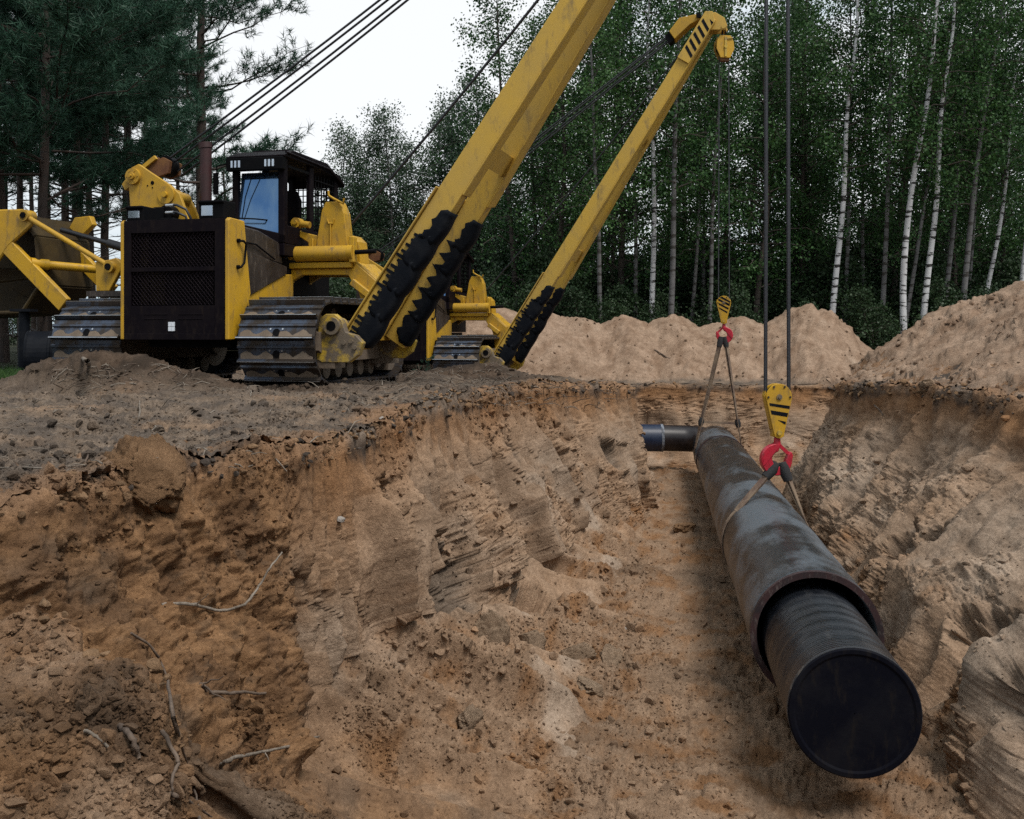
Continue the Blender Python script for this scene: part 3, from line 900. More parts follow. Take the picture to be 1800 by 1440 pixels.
    pr_, gr_, rt_ = [np.repeat(v, NT, 1).astype(np.float32) for v in (pr, gr, rt)]
    pr_ = sstep(0.10, 0.95, pr_ + 1.3 * j); gr_ = sstep(0.2, 0.8, gr_ + 0.3 * j) * sstep(0.04, 0.12, Tn) * sstep(0.80, 0.66, Tn)
    sg = np.repeat(sa[:, None], NT, 1).astype(np.float32)
    drop = np.clip(np.repeat(zr, NT, 1) - z, 0, 4).astype(np.float32)
    o0 = np.zeros_like(z)
    d, col, rg = detail(P, N, wall, tal, flo, lead_w, o0, pr_, gr_, rt_, drop, sg, np.clip(Tn, 0, 1), o0)
    # ribs left between the bucket cuts, running down the face
    sw = sg + 0.07 * perlin(z * 1.2, y * 0.4, 3.0 + 0 * x) + 0.03 * perlin(z * 4, y * 1.4, 5.0 + 0 * x)
    for (k, off, wd, hg) in RIBS:
        s0 = np.interp((k * K), np.arange(len(sl)), sl) + off
        d += 1.45 * hg * np.exp(-((sw - s0) / wd) ** 2) * (wall + 0.7 * tal) * sstep(0.02, 0.20, Tn) * (1 - 0.8 * pr_)
    d *= np.where(Tn < 0, 1, 0.45 + 0.55 * sstep(0.05, 0.12, Tn) + 0.55 * sstep(0.05, 0.0, Tn))
    P = P + N * d[..., None]
    idx = np.arange(NS * NT, dtype=np.int32).reshape(NS, NT)
    nx = np.roll(idx, -1, 0)
    F = np.stack([idx[:, :-1], nx[:, :-1], nx[:, 1:], idx[:, 1:]], -1).reshape(-1, 4)[:, ::-1]
    global RIM_PTS
    sel = np.where(vis[np.clip(np.searchsorted(cw, q), 0, len(vis) - 1)] > 0.5)[0]
    RIM_PTS = P[sel][:, 14:30].reshape(-1, 3)
    return P.reshape(-1, 3), F, col.reshape(-1, 3), rg.reshape(-1)


# station number, offset along the face, width, height of each rib
RIBS = [(11, -0.02, 0.040, 0.10), (11, 0.24, 0.045, 0.07), (11, 0.44, 0.03, 0.05), (12, 0.10, 0.05, 0.06), (12, 0.46, 0.09, 0.17), (13, 0.45, 0.06, 0.07), (14, 0.1, 0.10, 0.12), (14, 0.8, 0.10, 0.10), (15, 0.2, 0.12, 0.13),
        (15, 1.2, 0.10, 0.12), (15, 2.0, 0.12, 0.12), (16, 0.3, 0.14, 0.15), (16, 1.3, 0.12, 0.13), (17, 0.3, 0.15, 0.16), (17, 1.6, 0.16, 0.16), (17, 2.8, 0.15, 0.15), (18, 1.2, 0.18, 0.2),
        (33, 0.4, 0.22, 0.12), (34, 0.0, 0.25, 0.12), (34, 2.0, 0.22, 0.10), (35, 1.0, 0.20, 0.10)]
Pa, Fa, Ca, Ra = build_sheet()
Pb, Fb, Cb, Rb = build_walls()
ground = soil_object('ground', Pa, Fa, Ca, 'churned sandy plateau, trench floor and spoil heaps')
trench_wall = soil_object('terrain', Pb, Fb, Cb, 'dug trench sides with ribs, hollows and slumped sand')
G_COL = np.concatenate([Ca, Cb]); G_ROUGH = np.concatenate([Ra, Rb]); G_F = np.concatenate([Fa, Fb + len(Pa)])
BVH = BVHTree.FromPolygons(np.concatenate([Pa, Pb]).tolist(), G_F.tolist(), all_triangles=False)


# the ground behind the camera
mb = MB(); mb.box(-160, 160, -120, 0.72, -1.6, -0.34)
o = mb.build('ground', M['soil']); tag(o, 'level soil behind the trench head', kind='structure')
at = o.data.attributes.new('soil', 'FLOAT_COLOR', 'POINT')
at.data.foreach_set('color', [0.12, 0.09, 0.07, 1.0] * len(o.data.vertices))


def gz(x, y):
    h = BVH.ray_cast(Vector((x, y, 20)), Vector((0, 0, -1)))
    return h[0].z if h[0] is not None else float(height(np.array([x], np.float32), np.array([y], np.float32))[0][0])


def surf(px, py, lift=0.0):
    """the ground point seen at a photograph position; things are laid there, on the ground itself"""
    d = Vector(((px - 900) / 1750, 1, -(py - 580) / 1750)).normalized()
    h = BVH.ray_cast(Vector((0, 0, CAM_Z)), d)
    if h[0] is None:
        return None
    return h[0] + h[1] * lift


# ------------------------------------------------------------------ pipelayers (local axes: x to the right seen from the front, y to the rear, z up)
def oval_point(u, y0, y1, zc, rad):
    """point and outward normal on the track loop; u in metres, starting at the front middle going down"""
    L = y1 - y0
    half = PI * rad
    tot = 2 * L + 2 * half
    u %= tot
    if u < half / 2:
        a = u / rad
        return (y0 - rad * math.cos(a), zc - rad * math.sin(a)), (-math.cos(a), -math.sin(a))
    u -= half / 2
    if u < L:
        return (y0 + u, zc - rad), (0, -1)
    u -= L
    if u < half:
        a = u / rad
        return (y1 + rad * math.sin(a), zc - rad * math.cos(a)), (math.sin(a), -math.cos(a))
    u -= half
    if u < L:
        return (y1 - u, zc + rad), (0, 1)
    u -= L
    a = u / rad
    return (y0 - rad * math.sin(a), zc + rad * math.cos(a)), (-math.sin(a), math.cos(a))


def shoe_mesh(w, pitch):
    """one track shoe: plate, trailing grouser, low rib, bolts, black discs for the dark of its holes; local x across, y along, z outward"""
    mb = MB()
    h = pitch / 2
    prof = [(-h * 1.04, 0.0), (h * 0.98, 0.0), (h * 0.98, 0.024), (h * 0.62, 0.026), (h * 0.50, 0.050), (h * 0.30, 0.050), (h * 0.18, 0.026), (-h * 0.72, 0.026),
            (-h * 0.86, 0.085), (-h * 1.02, 0.090), (-h * 1.04, 0.05)]
    mb.prism(prof, -w / 2, w / 2, 'x')
    mb.cur = 1
    for sx in (-0.075, 0.075):
        for sy in (0.0,):
            mb.cyl((sx * 1.15, h * 0.02, 0.02), (sx * 1.15, h * 0.02, 0.036), 0.013, n=8)
    mb.cur = 2  # raised black discs, painting the shade inside the holes
    mb.cyl((0, -h * 0.30, 0.0), (0, -h * 0.30, 0.034), 0.050, n=14)
    mb.cyl((w * 0.36, -h * 0.25, 0.0), (w * 0.36, -h * 0.25, 0.0285), 0.018, n=10)
    mb.cur = 3
    # packed mud between the rib and the grouser
    rs = random.Random(5)
    n = 22
    top = []
    for i in range(n + 1):
        x = -w * 0.47 + w * 0.94 * i / n
        k = 0.25 + 0.65 * abs(math.sin(i * 0.55 + 0.6)) * rs.uniform(0.6, 1.1)
        top.append((x, -h * 0.84 + k * h * 0.9))
    vs, fs = [], []
    for (x, y) in top:
        vs += [(x, -h * 0.84, 0.046), (x, y, 0.0295)]
    for i in range(n):
        if abs((vs[2 * i][0] + vs[2 * i + 2][0]) / 2) < 0.055:
            continue
        fs.append([2 * i, 2 * i + 2, 2 * i + 3, 2 * i + 1])
    mb.add(vs, fs)
    mb.cur = 1
    mb.box(-w / 2 + 0.004, w / 2 - 0.004, -h * 1.03, -h * 0.95, 0.088, 0.0935)
    return mb.mesh('track_shoe', [M['steel'], M['bright'], M['black'], M['mud']])


SHOE_W, SHOE_N = 1.09, 29
TY0, TY1, TZ, TR = 0.60, 2.86, 0.615, 0.53
PITCH = (2 * (TY1 - TY0) + 2 * PI * TR) / SHOE_N
SHOE = shoe_mesh(SHOE_W, PITCH)
_cache = {}


def shared(key, fn):
    if key not in _cache:
        _cache[key] = fn()
    return _cache[key]


def add_track(root, cx, side):
    """belt of links with its shoes, roller frame, idler and sprocket"""
    def belt():
        mb = MB()
        n = 56
        tot = PITCH * SHOE_N
        vs, fs = [], []
        for i in range(n):
            (py, pz), (ny, nz) = oval_point(tot * i / n, TY0, TY1, TZ, TR)
            for x, o in ((-0.2, -0.11), (0.2, -0.11), (0.2, -0.005), (-0.2, -0.005)):
                vs.append((x, py + ny * o, pz + nz * o))
        for i in range(n):
            j = (i + 1) % n
            for k in range(4):
                fs.append([i * 4 + k, j * 4 + k, j * 4 + (k + 1) % 4, i * 4 + (k + 1) % 4])
        mb.add(vs, fs)
        return mb.mesh('track_belt', M['black'])
    t = mesh_obj('track', shared('belt', belt), root, (cx, 0, 0))
    tot = PITCH * SHOE_N
    for i in range(SHOE_N):
        (py, pz), (ny, nz) = oval_point(PITCH * (i + 0.35), TY0, TY1, TZ, TR)
        s = mesh_obj('track_shoe', SHOE, t, (0, py, pz))
        zax = Vector((0, ny, nz)); xax = Vector((1, 0, 0)); yax = zax.cross(xax)
        s.rotation_euler = Matrix((xax, yax, zax)).transposed().to_euler()
    def frame():
        mb = MB()
        sgn = side
        x0 = 0.22 * sgn
        mb.prism([(0.35, 0.52), (0.75, 0.36), (2.9, 0.36), (3.05, 0.52), (3.0, 0.80), (2.5, 0.92), (0.9, 0.92), (0.4, 0.75)], -0.30, 0.46 if sgn > 0 else 0.30, 'x')
        mb.cyl((-0.2, TY0, TZ), (0.32, TY0, TZ), 0.40, n=24)
        mb.cyl((-0.2, TY1, TZ), (0.30, TY1, TZ), 0.41, n=24)
        mb.cyl((0.30, TY1, TZ), (0.36, TY1, TZ), 0.22, n=18)
        for y in (0.95, 1.35, 1.75, 2.15, 2.55):
            mb.cyl((-0.28, y, 0.24), (0.30, y, 0.24), 0.12, n=14)
        mb.cyl((-0.15, 1.4, 1.02), (0.2, 1.4, 1.02), 0.08, n=12); mb.cyl((-0.15, 2.2, 1.02), (0.2, 2.2, 1.02), 0.08, n=12)
        return mb.mesh('roller_frame', M['mud'])
    mesh_obj('roller_frame', shared('frame%d' % side, frame), root, (cx, 0, 0))
    return t


def grille_mesh():
    """expanded metal: zig-zag strands"""
    mb = MB()
    x0, x1, z0, z1 = -0.645, 0.585, 1.115, 2.075
    nz, nx = 30, 44
    dz, dx = (z1 - z0) / nz, (x1 - x0) / nx
    for i in range(nz):
        za = z0 + (i + 0.5) * dz
        s = 1 if i % 2 else -1
        vs, fs = [], []
        for k in range(nx + 1):
            z = za + s * (1 if k % 2 else -1) * dz * 0.5
            x = x0 + k * dx
            vs += [(x, -0.012, z - 0.0070), (x, -0.030, z + 0.0065), (x, -0.008, z + 0.003)]
        for k in range(nx):
            fs += [[3 * k, 3 * k + 3, 3 * k + 4, 3 * k + 1], [3 * k + 1, 3 * k + 4, 3 * k + 5, 3 * k + 2]]
        mb.add(vs, fs)
    return mb.mesh('grille_mesh', M['meshpaint'])


def boom_frame(a):
    c, s = math.cos(a), math.sin(a)
    return lambda u, b, y: (2.25 + u * c + b * s, y, 0.62 + u * s - b * c)     # u along the boom, b towards its underside


def pipelayer(loc, rz, boom_deg, label, scratches):
    root = empty('pipelayer', loc, rz)
    tag(root, label, 'pipelayer', 'pipelayers parked along the trench')
    Y = M['yellow']
    add_track(root, 1.42, 1)
    add_track(root, -1.42, -1)
    # ---- front guard with expanded-metal grille
    mb = MB()
    mb.box(-0.76, -0.655, -0.05, 0.30, 0.66, 2.25); mb.box(0.595, 0.735, -0.05, 0.30, 0.66, 2.25)
    mb.box(-0.653, 0.593, -0.05, 0.30, 2.08, 2.25); mb.box(-0.653, 0.593, -0.05, 0.30, 0.66, 1.11)
    mb.box(-0.653, 0.593, -0.047, 0.02, 1.565, 1.62)
    mb.box(-0.74, 0.72, -0.065, -0.052, 0.66, 0.74)
    for (zz) in (0.93, 0.99):
        mb.box(-0.45, -0.10, -0.056, -0.051, zz, zz + 0.012); mb.box(0.06, 0.42, -0.056, -0.051, zz, zz + 0.012)
    g = mb.build('radiator_guard', M['maroon'], root, bevel=0.012)
    mesh_obj('grille_mesh', shared('grille', grille_mesh), g)
    mb = MB()
    for i in range(2):
        for j in range(2):
            mb.box(-0.085 + i * 0.049, -0.040 + i * 0.049, -0.0605, -0.051, 0.775 + j * 0.062, 0.832 + j * 0.062)
    mb.build('sticker', M['white'], g)
    mb = MB()
    mb.box(-0.64, 0.58, 0.20, 0.29, 1.12, 2.07)
    mb.cur = 1
    for i in range(34):
        z = 1.13 + i * 0.0275
        mb.box(-0.63, -0.50, 0.13, 0.195, z, z + 0.016)
        if i < 17:
            mb.box(-0.49, -0.27, 0.14, 0.195, z, z + 0.016)
    mb.build('radiator', [M['black'], M['weight']], root)
    # ---- yellow side panels and their handles
    for sx in (1, -1):
        mb = MB()
        x0, x1 = (0.738, 0.80) if sx > 0 else (-0.82, -0.763)
        mb.prism([(-0.05, 0.66), (0.10, 0.66), (0.20, 0.74), (0.36, 1.00), (0.53, 1.28), (0.36, 2.25), (0.0, 2.26), (-0.05, 2.23)], x0, x1, 'x')
        p = mb.build('side_panel', Y, root, bevel=0.012)
        hb = MB()
        xo = x1 + 0.055 if sx > 0 else x0 - 0.055
        xi = x1 - 0.01 if sx > 0 else x0 + 0.01
        hb.tube([(xi, 0.16, 1.62), (xo, 0.17, 1.62), (xo, 0.25, 1.68), (xo, 0.30, 1.93), (xo, 0.24, 1.97), (xi, 0.18, 1.97)], 0.016, 8)
        hb.cyl((xi, 0.16, 1.62), (xo - 0.02 * sx, 0.16, 1.62), 0.028, n=10); hb.cyl((xi, 0.17, 1.97), (xo - 0.02 * sx, 0.17, 1.97), 0.028, n=10)
        hb.build('handle', M['black'], p)
    # ---- hood, lower side plates and belly
    mb = MB()
    mb.prism([(0.30, 1.86), (0.30, 2.20), (0.9, 2.18), (1.50, 2.06), (1.62, 1.74)], -0.735, 0.725, 'x')
    h = mb.build('hood', M['brown'], root, bevel=0.02)
    mb = MB()
    mb.tube([(0.74, 0.45, 1.98), (0.755, 0.75, 1.97), (0.755, 1.30, 1.80)], 0.012, 6)
    mb.build('trim_rail', M['black'], h)
    for sx in (1, -1):
        x0, x1 = (0.70, 0.745) if sx > 0 else (-0.745, -0.70)
        mb = MB(); mb.prism([(0.40, 1.20), (0.40, 1.87), (0.5, 1.875), (1.70, 1.72), (1.70, 1.61), (0.62, 1.26)], x0, x1, 'x')
        mb.build('engine_side_plate', M['brown'], root, bevel=0.01)
        mb = MB(); mb.prism([(0.62, 1.255), (1.70, 1.605), (1.95, 1.62), (1.95, 1.20), (0.50, 1.10)], x0 - 0.02, x1 - 0.02 if sx > 0 else x1, 'x')
        mb.build('side_frame', Y, root, bevel=0.01)
    mb = MB()
    mb.box(-0.62, 0.62, 0.31, 3.2, 0.55, 1.30); mb.box(-0.69, 0.69, 0.31, 3.3, 1.31, 1.85)
    mb.box(-0.95, 0.95, 1.2, 1.5, 0.6, 0.85); mb.box(-0.95, 0.95, 2.6, 2.9, 0.6, 0.85)
    mb.build('chassis', M['black'], root)
    # ---- headlights on the guard
    for (x0, x1, z1) in ((-0.76, -0.50, 2.45), (0.33, 0.70, 2.49)):
        mb = MB()
        zb = 2.252
        mb.prism([(0.0, zb), (0.30, zb), (0.30, z1), (-0.03, z1), (-0.03, z1 - 0.03), (0.0, z1 - 0.045)], x0, x1, 'x')
        hl = mb.build('headlight', M['black'], root, bevel=0.008)
        c = (x0 + x1) / 2 - (0.01 if x0 < 0 else 0.06)
        lb = MB(); lb.box(c - 0.085, c + 0.085, -0.012, -0.001, zb + 0.035, z1 - 0.062)
        lb.build('lens', M['lens'], hl, bevel=0.006)
    # ---- exhaust
    mb = MB(); mb.cyl((-0.29, 1.2, 2.1), (-0.29, 1.2, 3.42), 0.085, n=18); mb.cyl((-0.29, 1.2, 3.42), (-0.30, 1.2, 3.50), 0.095, n=18)
    mb.build('exhaust_stack', M['exhaust'], root)
    # ---- luffing winch bracket on the left with its sheave
    outline = [(-1.35, 3.02), (-1.30, 3.13), (-1.18, 3.18), (-0.98, 3.05), (-0.67, 2.86), (-0.52, 2.73), (-0.46, 2.58), (-0.37, 2.36), (-1.30, 2.30)]
    mb = MB(); mb.prism(outline, 0.88, 0.94, 'y')
    mb.cyl((-1.25, 0.83, 3.0), (-1.25, 0.88, 3.0), 0.115, n=24); mb.cyl((-1.25, 0.79, 3.0), (-1.25, 0.83, 3.0), 0.05, n=14); mb.cyl((-1.25, 0.76, 3.0), (-1.25, 0.79, 3.0), 0.022, n=8)
    for k in range(6):
        aa = k * PI / 3
        mb.cyl((-1.25 + 0.085 * math.cos(aa), 0.82, 3.0 + 0.085 * math.sin(aa)), (-1.25 + 0.085 * math.cos(aa), 0.83, 3.0 + 0.085 * math.sin(aa)), 0.012, n=6)
    mb.cyl((-0.72, 0.85, 2.72), (-0.72, 0.88, 2.72), 0.13, n=24); mb.cyl((-0.72, 0.80, 2.72), (-0.72, 0.85, 2.72), 0.04, n=12)
    mb.prism([(-1.47, 2.90), (-1.42, 2.81), (-1.30, 2.88), (-1.33, 3.0), (-1.42, 2.96)], 0.90, 1.0, 'y')
    w = mb.build('winch_bracket', Y, root, bevel=0.008)
    for (x, z, r) in ((-0.95, 2.90, 0.028), (-1.03, 2.86, 0.011), (-0.95, 2.83, 0.011), (-0.62, 2.56, 0.012)):
        hb = MB(); hb.cyl((x, 0.874, z), (x, 0.8795, z), r, n=12); hb.build('bolt_hole', M['black'], w)
    mb = MB(); mb.prism([(-0.95, 2.4), (-1.1, 2.9), (-0.90, 2.87), (-0.72, 2.76), (-0.62, 2.6), (-0.55, 2.42)], 1.42, 1.48, 'y')
    mb.cyl((-0.9, 0.95, 2.55), (-0.9, 1.42, 2.55), 0.20, n=20); mb.cyl((-0.75, 0.95, 2.72), (-0.75, 1.42, 2.72), 0.09, n=16)
    mb.build('winch_drum', Y, root)
    mb = MB(); mb.box(-1.35, -0.74, 0.8, 1.6, 1.30, 2.34)
    mb.build('winch_housing', M['brown'], root, bevel=0.02)
    mb = MB()
    mb.beam((-1.47, 1.3, 3.06), (-1.10, 1.3, 3.30), 0.10, 0.07, (0, -1, 0)); mb.prism([(-1.30, 3.13), (-1.10, 3.05), (-0.93, 3.10), (-0.90, 3.27), (-1.02, 3.33), (-1.15, 3.28)], 1.24, 1.30, 'y')
    mb.prism([(-1.30, 3.13), (-1.10, 3.05), (-0.93, 3.10), (-0.90, 3.27), (-1.02, 3.33), (-1.15, 3.28)], 1.50, 1.56, 'y')
    sh = mb.build('luffing_block', M['rust'], root)
    mb2 = MB(); mb2.beam((-1.49, 1.22, 3.08), (-1.12, 1.22, 3.33), 0.06, 0.05, (0, -1, 0)); mb2.build('arm', Y, sh)
    mb2 = MB(); mb2.cyl((-1.04, 1.32, 3.22), (-1.04, 1.48, 3.22), 0.15, n=22); mb2.build('sheave', M['black'], sh)
    # ---- hydraulic motor and hoses
    mb = MB()
    mb.cyl((-0.62, 0.70, 2.44), (-0.62, 0.875, 2.44), 0.11, n=18); mb.box(-0.80, -0.63, 0.66, 0.80, 2.33, 2.52); mb.box(-0.62, -0.40, 0.55, 0.80, 2.26, 2.35)
    mb.build('hydraulic_motor', M['black'], root, bevel=0.01)
    for k, (dz, rr) in enumerate(((0.05, 0.0), (-0.05, 0.04))):
        mb = MB()
        mb.tube([(-0.55, 0.62, 2.48 + dz), (-0.38, 0.60, 2.48 + dz), (-0.25, 0.62, 2.42 + dz), (-0.20 - rr, 0.66, 2.30 + dz), (-0.25 - rr, 0.70, 2.18)], 0.018, 8)
        mb.cur = 1
        mb.cyl((-0.56, 0.62, 2.48 + dz), (-0.43, 0.605, 2.48 + dz), 0.024, n=8)
        mb.build('hose', [M['hose'], M['bright']], root)
    # ---- cab
    K = M['maroon']
    x0, x1, y0, y1, zb, zt = -0.04, 0.80, 1.50, 3.42, 2.02, 3.30
    cab = mb = MB()
    mb.box(x0, x1, y0, y1, zb - 0.15, zb + 0.03)
    mb.prism([(x0, zb + 0.03), (x1, zb + 0.03), (x1, zb + 0.16), (x0, zb + 0.36)], y0, y0 + 0.05, 'y')
    for (xa, xb, ya, yb) in ((x0, x0 + 0.09, y0, y0 + 0.10), (x1 - 0.10, x1, y0, y0 + 0.12), (x1 - 0.07, x1, 2.36, 2.50), (x1 - 0.07, x1, 3.28, y1), (x0, x0 + 0.07, 2.4, 2.52), (x0, x0 + 0.09, 3.30, y1)):
        mb.box(xa, xb, ya, yb, zb + 0.03, zt)
    mb.box(x1 - 0.05, x1 - 0.005, y0 + 0.12, 3.28, zb + 0.03, zb + 0.30)
    mb.box(x0 + 0.005, x0 + 0.05, y0 + 0.1, 3.30, zb + 0.03, zb + 0.32)
    mb.box(x0 + 0.09, x1 - 0.07, y1 - 0.05, y1 - 0.004, zb + 0.03, zb + 0.42)
    mb.prism([(x0 + 0.15, zb + 0.05), (x0 + 0.55, zb + 0.05), (x0 + 0.55, zb + 0.80), (x0 + 0.48, zb + 0.95), (x0 + 0.22, zb + 0.95), (x0 + 0.15, zb + 0.8)], 2.55, 2.68, 'y')   # seat back
    body = mb.build('cab', K, root, bevel=0.012)
    mb = MB()
    mb.prism([(y0 - 0.10, zt), (y0 - 0.10, zt + 0.02), (1.7, zt + 0.13), (2.9, zt + 0.13), (3.55, zt - 0.10), (3.55, zt - 0.17), (3.35, zt)], x0 - 0.04, x1 + 0.05, 'x')
    mb.box(0.08, 0.66, 1.9, 2.7, zt + 0.13, zt + 0.19)
    mb.tube([(x1 + 0.07, y0 - 0.08, zt + 0.06), (x1 + 0.07, 2.9, zt + 0.04), (x1 + 0.06, 3.5, zt - 0.12)], 0.018, 6)
    mb.build('roof', K, body, bevel=0.012)
    mb = MB(); mb.prism([(x0 - 0.03, zt - 0.19), (x1 + 0.03, zt - 0.19), (x1 + 0.04, zt - 0.003), (x0 - 0.04, zt - 0.003)], y0 - 0.12, y0 - 0.01, 'y')
    vis = mb.build('visor', M['black'], body, bevel=0.01)
    for cx in (x0 + 0.13, x1 - 0.17):
        mb = MB(); mb.box(cx - 0.075, cx + 0.075, y0 - 0.135, y0 - 0.118, zt - 0.145, zt - 0.045); ll = mb.build('work_lamp', M['lens'], body)
        mb = MB()
        for q in (-0.03, 0.03):
            mb.box(cx + q - 0.006, cx + q + 0.006, y0 - 0.15, y0 - 0.139, zt - 0.15, zt - 0.04)
        mb.build('lamp_guard', M['black'], ll)
    mb = MB()
    yb_, yt_ = y0 + 0.008, y0 + 0.125
    def wp(xx, zz): return (xx, yb_ + (yt_ - yb_) * (zz - (zb + 0.18)) / (zt - 0.20 - zb - 0.18), zz)
    q4 = [wp(x0 + 0.09, zb + 0.33), wp(x1 - 0.10, zb + 0.185), wp(x1 - 0.10, zt - 0.19), wp(x0 + 0.09, zt - 0.19)]
    mb.add(q4 + [(p[0], p[1] + 0.012, p[2]) for p in q4], [(0, 1, 2, 3), (7, 6, 5, 4), (0, 4, 5, 1), (1, 5, 6, 2), (2, 6, 7, 3), (3, 7, 4, 0)])
    win = mb.build('windscreen', M['window'], body)
    mb = MB(); mb.tube([(x0 + 0.16, y0 + 0.005, zb + 0.40), (x0 + 0.22, y0 - 0.002, zb + 0.72), (x0 + 0.33, y0 + 0.004, zt - 0.24)], 0.008, 5); mb.build('wiper', M['black'], win)
    # side and rear guards: bars in front of the panes
    for (ya, yb) in ((1.64, 2.34), (2.52, 3.26)):
        mb = MB()
        n = 7
        for i in range(n):
            yy = ya + (yb - ya) * (i + 0.5) / n
            if ya > 2.4:
                mb.box(x1 - 0.018, x1 - 0.006, yy - 0.009, yy + 0.009, zb + 0.30, zt - 0.10)
        if ya > 2.4:
            for i in range(8):
                zz = zb + 0.36 + i * 0.105
                mb.box(x1 - 0.0055, x1 + 0.004, ya, yb, zz - 0.009, zz + 0.009)
        else:
            mb.box(x1 - 0.03, x1 - 0.005, ya, yb, zt - 0.13, zt - 0.09)
        mb.build('window_guard', M['black'], body)
    mb = MB()
    for i in range(8):
        xx = x0 + 0.14 + i * 0.082
        mb.box(xx - 0.008, xx + 0.008, y1 - 0.03, y1 - 0.018, zb + 0.42, zt)
    for i in range(8):
        zz = zb + 0.48 + i * 0.10
        mb.box(x0 + 0.09, x1 - 0.07, y1 - 0.017, y1 - 0.005, zz - 0.008, zz + 0.008)
    mb.build('window_guard', M['black'], body)
    mb = MB(); mb.tube([(x0 - 0.02, y0, zt - 0.05), (x0 - 0.22, y0 - 0.05, zt - 0.10), (x0 - 0.22, y0 - 0.05, zt - 0.2)], 0.012, 6); mb.box(x0 - 0.27, x0 - 0.19, y0 - 0.07, y0 - 0.05, zt - 0.52, zt - 0.2)
    mb.build('mirror', M['black'], body)
    # ---- right-hand hoist frame: arch over the track, tower, drums
    mb = MB()
    arch = [(0.55, 1.70), (1.67, 1.70), (1.72, 1.78), (2.13, 1.44), (2.06, 0.62), (1.84, 0.62), (1.82, 1.20), (1.76, 1.36), (1.60, 1.60), (0.86, 1.61), (0.70, 1.52), (0.63, 1.37), (0.57, 1.37)]
    mb.prism(arch, 1.95, 2.06, 'y'); mb.prism(arch, 2.56, 2.66, 'y')
    mb.prism([(1.70, 1.782), (1.74, 1.80), (2.145, 1.45), (2.08, 0.63), (2.062, 0.63), (2.125, 1.43), (1.71, 1.768)], 1.96, 2.65, 'y')
    mb.box(0.55, 1.68, 1.88, 2.70, 1.705, 1.79)
    mb.beam((1.69, 1.90, 1.50), (1.96, 1.90, 1.30), 0.10, 0.10, (0, 1, 0))
    fr = mb.build('hoist_frame', Y, root, bevel=0.01)
    mb = MB()
    mb.prism([(1.02, 1.80), (1.16, 2.58), (1.22, 2.70), (1.44, 2.70), (1.52, 2.52), (1.60, 1.80)], 2.00, 2.24, 'y')
    mb.box(1.30, 1.318, 1.965, 1.998, 1.80, 2.36); mb.prism([(1.245, 2.44), (1.27, 2.36), (1.35, 2.36), (1.375, 2.44), (1.355, 2.45), (1.335, 2.385), (1.285, 2.385), (1.265, 2.45)], 1.972, 1.998, 'y')
    mb.box(1.02, 1.04, 1.94, 2.0, 1.79, 2.15)
    mb.prism([(0.62, 2.42), (0.70, 2.36), (0.74, 2.22), (0.93, 2.10), (0.93, 1.80), (1.03, 1.80), (1.08, 2.20), (0.80, 2.27), (0.76, 2.40)], 2.02, 2.08, 'y')
    mb.prism([(1.56, 1.80), (1.62, 2.20), (1.72, 2.10), (1.76, 1.78)], 2.06, 2.40, 'y')
    tw = mb.build('hoist_tower', Y, root, bevel=0.01)
    mb = MB(); mb.tube([(1.27, 1.99, 2.86), (1.275, 1.99, 2.79), (1.36, 1.98, 2.74), (1.52, 1.97, 2.66), (1.53, 1.97, 2.74)], 0.018, 6)
    mb.build('rope_guide', Y, tw)
    mb = MB(); mb.cyl((0.75, 1.96, 2.40), (0.75, 2.12, 2.40), 0.075, n=18); mb.cyl((0.75, 1.92, 2.40), (0.75, 1.96, 2.40), 0.035, n=12); mb.cyl((0.83, 2.0, 2.38), (0.97, 2.0, 2.36), 0.05, n=12)
    mb.build('pulley', Y, tw)
    mb = MB(); mb.cyl((0.55, 1.90, 1.915), (0.80, 1.90, 1.915), 0.085, n=18); mb.cyl((0.80, 1.90, 1.92), (1.64, 1.90, 1.92), 0.115, n=20)
    mb.build('winch_cylinder', Y, root)
    mb = MB(); mb.cyl((1.64, 1.90, 1.93), (1.72, 1.90, 1.93), 0.12, n=12); mb.box(1.66, 1.74, 1.84, 1.98, 1.78, 2.16)
    mb.build('end_bearing', Y, root, bevel=0.01)
    mb = MB(); mb.cyl((1.74, 1.90, 1.93), (2.06, 1.90, 1.94), 0.035, n=10); mb.build('drive_shaft', M['black'], root)
    mb = MB()
    mb.tube([(0.46, 1.75, 2.0), (0.52, 1.72, 2.06), (0.58, 1.74, 2.04), (0.68, 1.76, 2.06), (0.76, 1.78, 1.98), (0.72, 1.76, 1.86), (0.60, 1.72, 1.80)], 0.012, 6)
    mb.build('hose', M['hose'], root)
    mb = MB()
    for (x, z, r) in ((0.42, 1.92, 0.035), (0.48, 1.98, 0.03), (0.40, 1.84, 0.03), (0.50, 1.88, 0.035), (0.55, 2.04, 0.025)):
        mb.cyl((x, 1.70, z), (x, 1.78, z), r, n=8)
    mb.build('valve_block', M['bright'], root)
    mb = MB(); mb.tube([(-0.10, 1.35, 2.43), (0.40, 1.38, 2.40), (0.70, 1.80, 2.39)], 0.011, 6); mb.build('guard_wire', M['black'], root)
    # ---- boom foot brackets on the track frame
    for y in (0.50, 2.55):
        mb = MB()
        mb.prism([(1.84, 0.94), (1.80, 0.40), (1.88, 0.36), (2.26, 0.36), (2.40, 0.46), (2.46, 0.62), (2.36, 0.72), (2.22, 0.76), (2.16, 0.92), (2.06, 1.0), (1.94, 1.0)], y - 0.06, y + 0.06, 'y')
        mb.cyl((2.04, y - 0.12, 0.84), (2.04, y + 0.2, 0.84), 0.115, n=20)
        for (bx, bz) in ((2.20, 0.62), (2.30, 0.64), (2.35, 0.56)):
            mb.cyl((bx, y - 0.085, bz), (bx, y - 0.06, bz), 0.032, n=6)
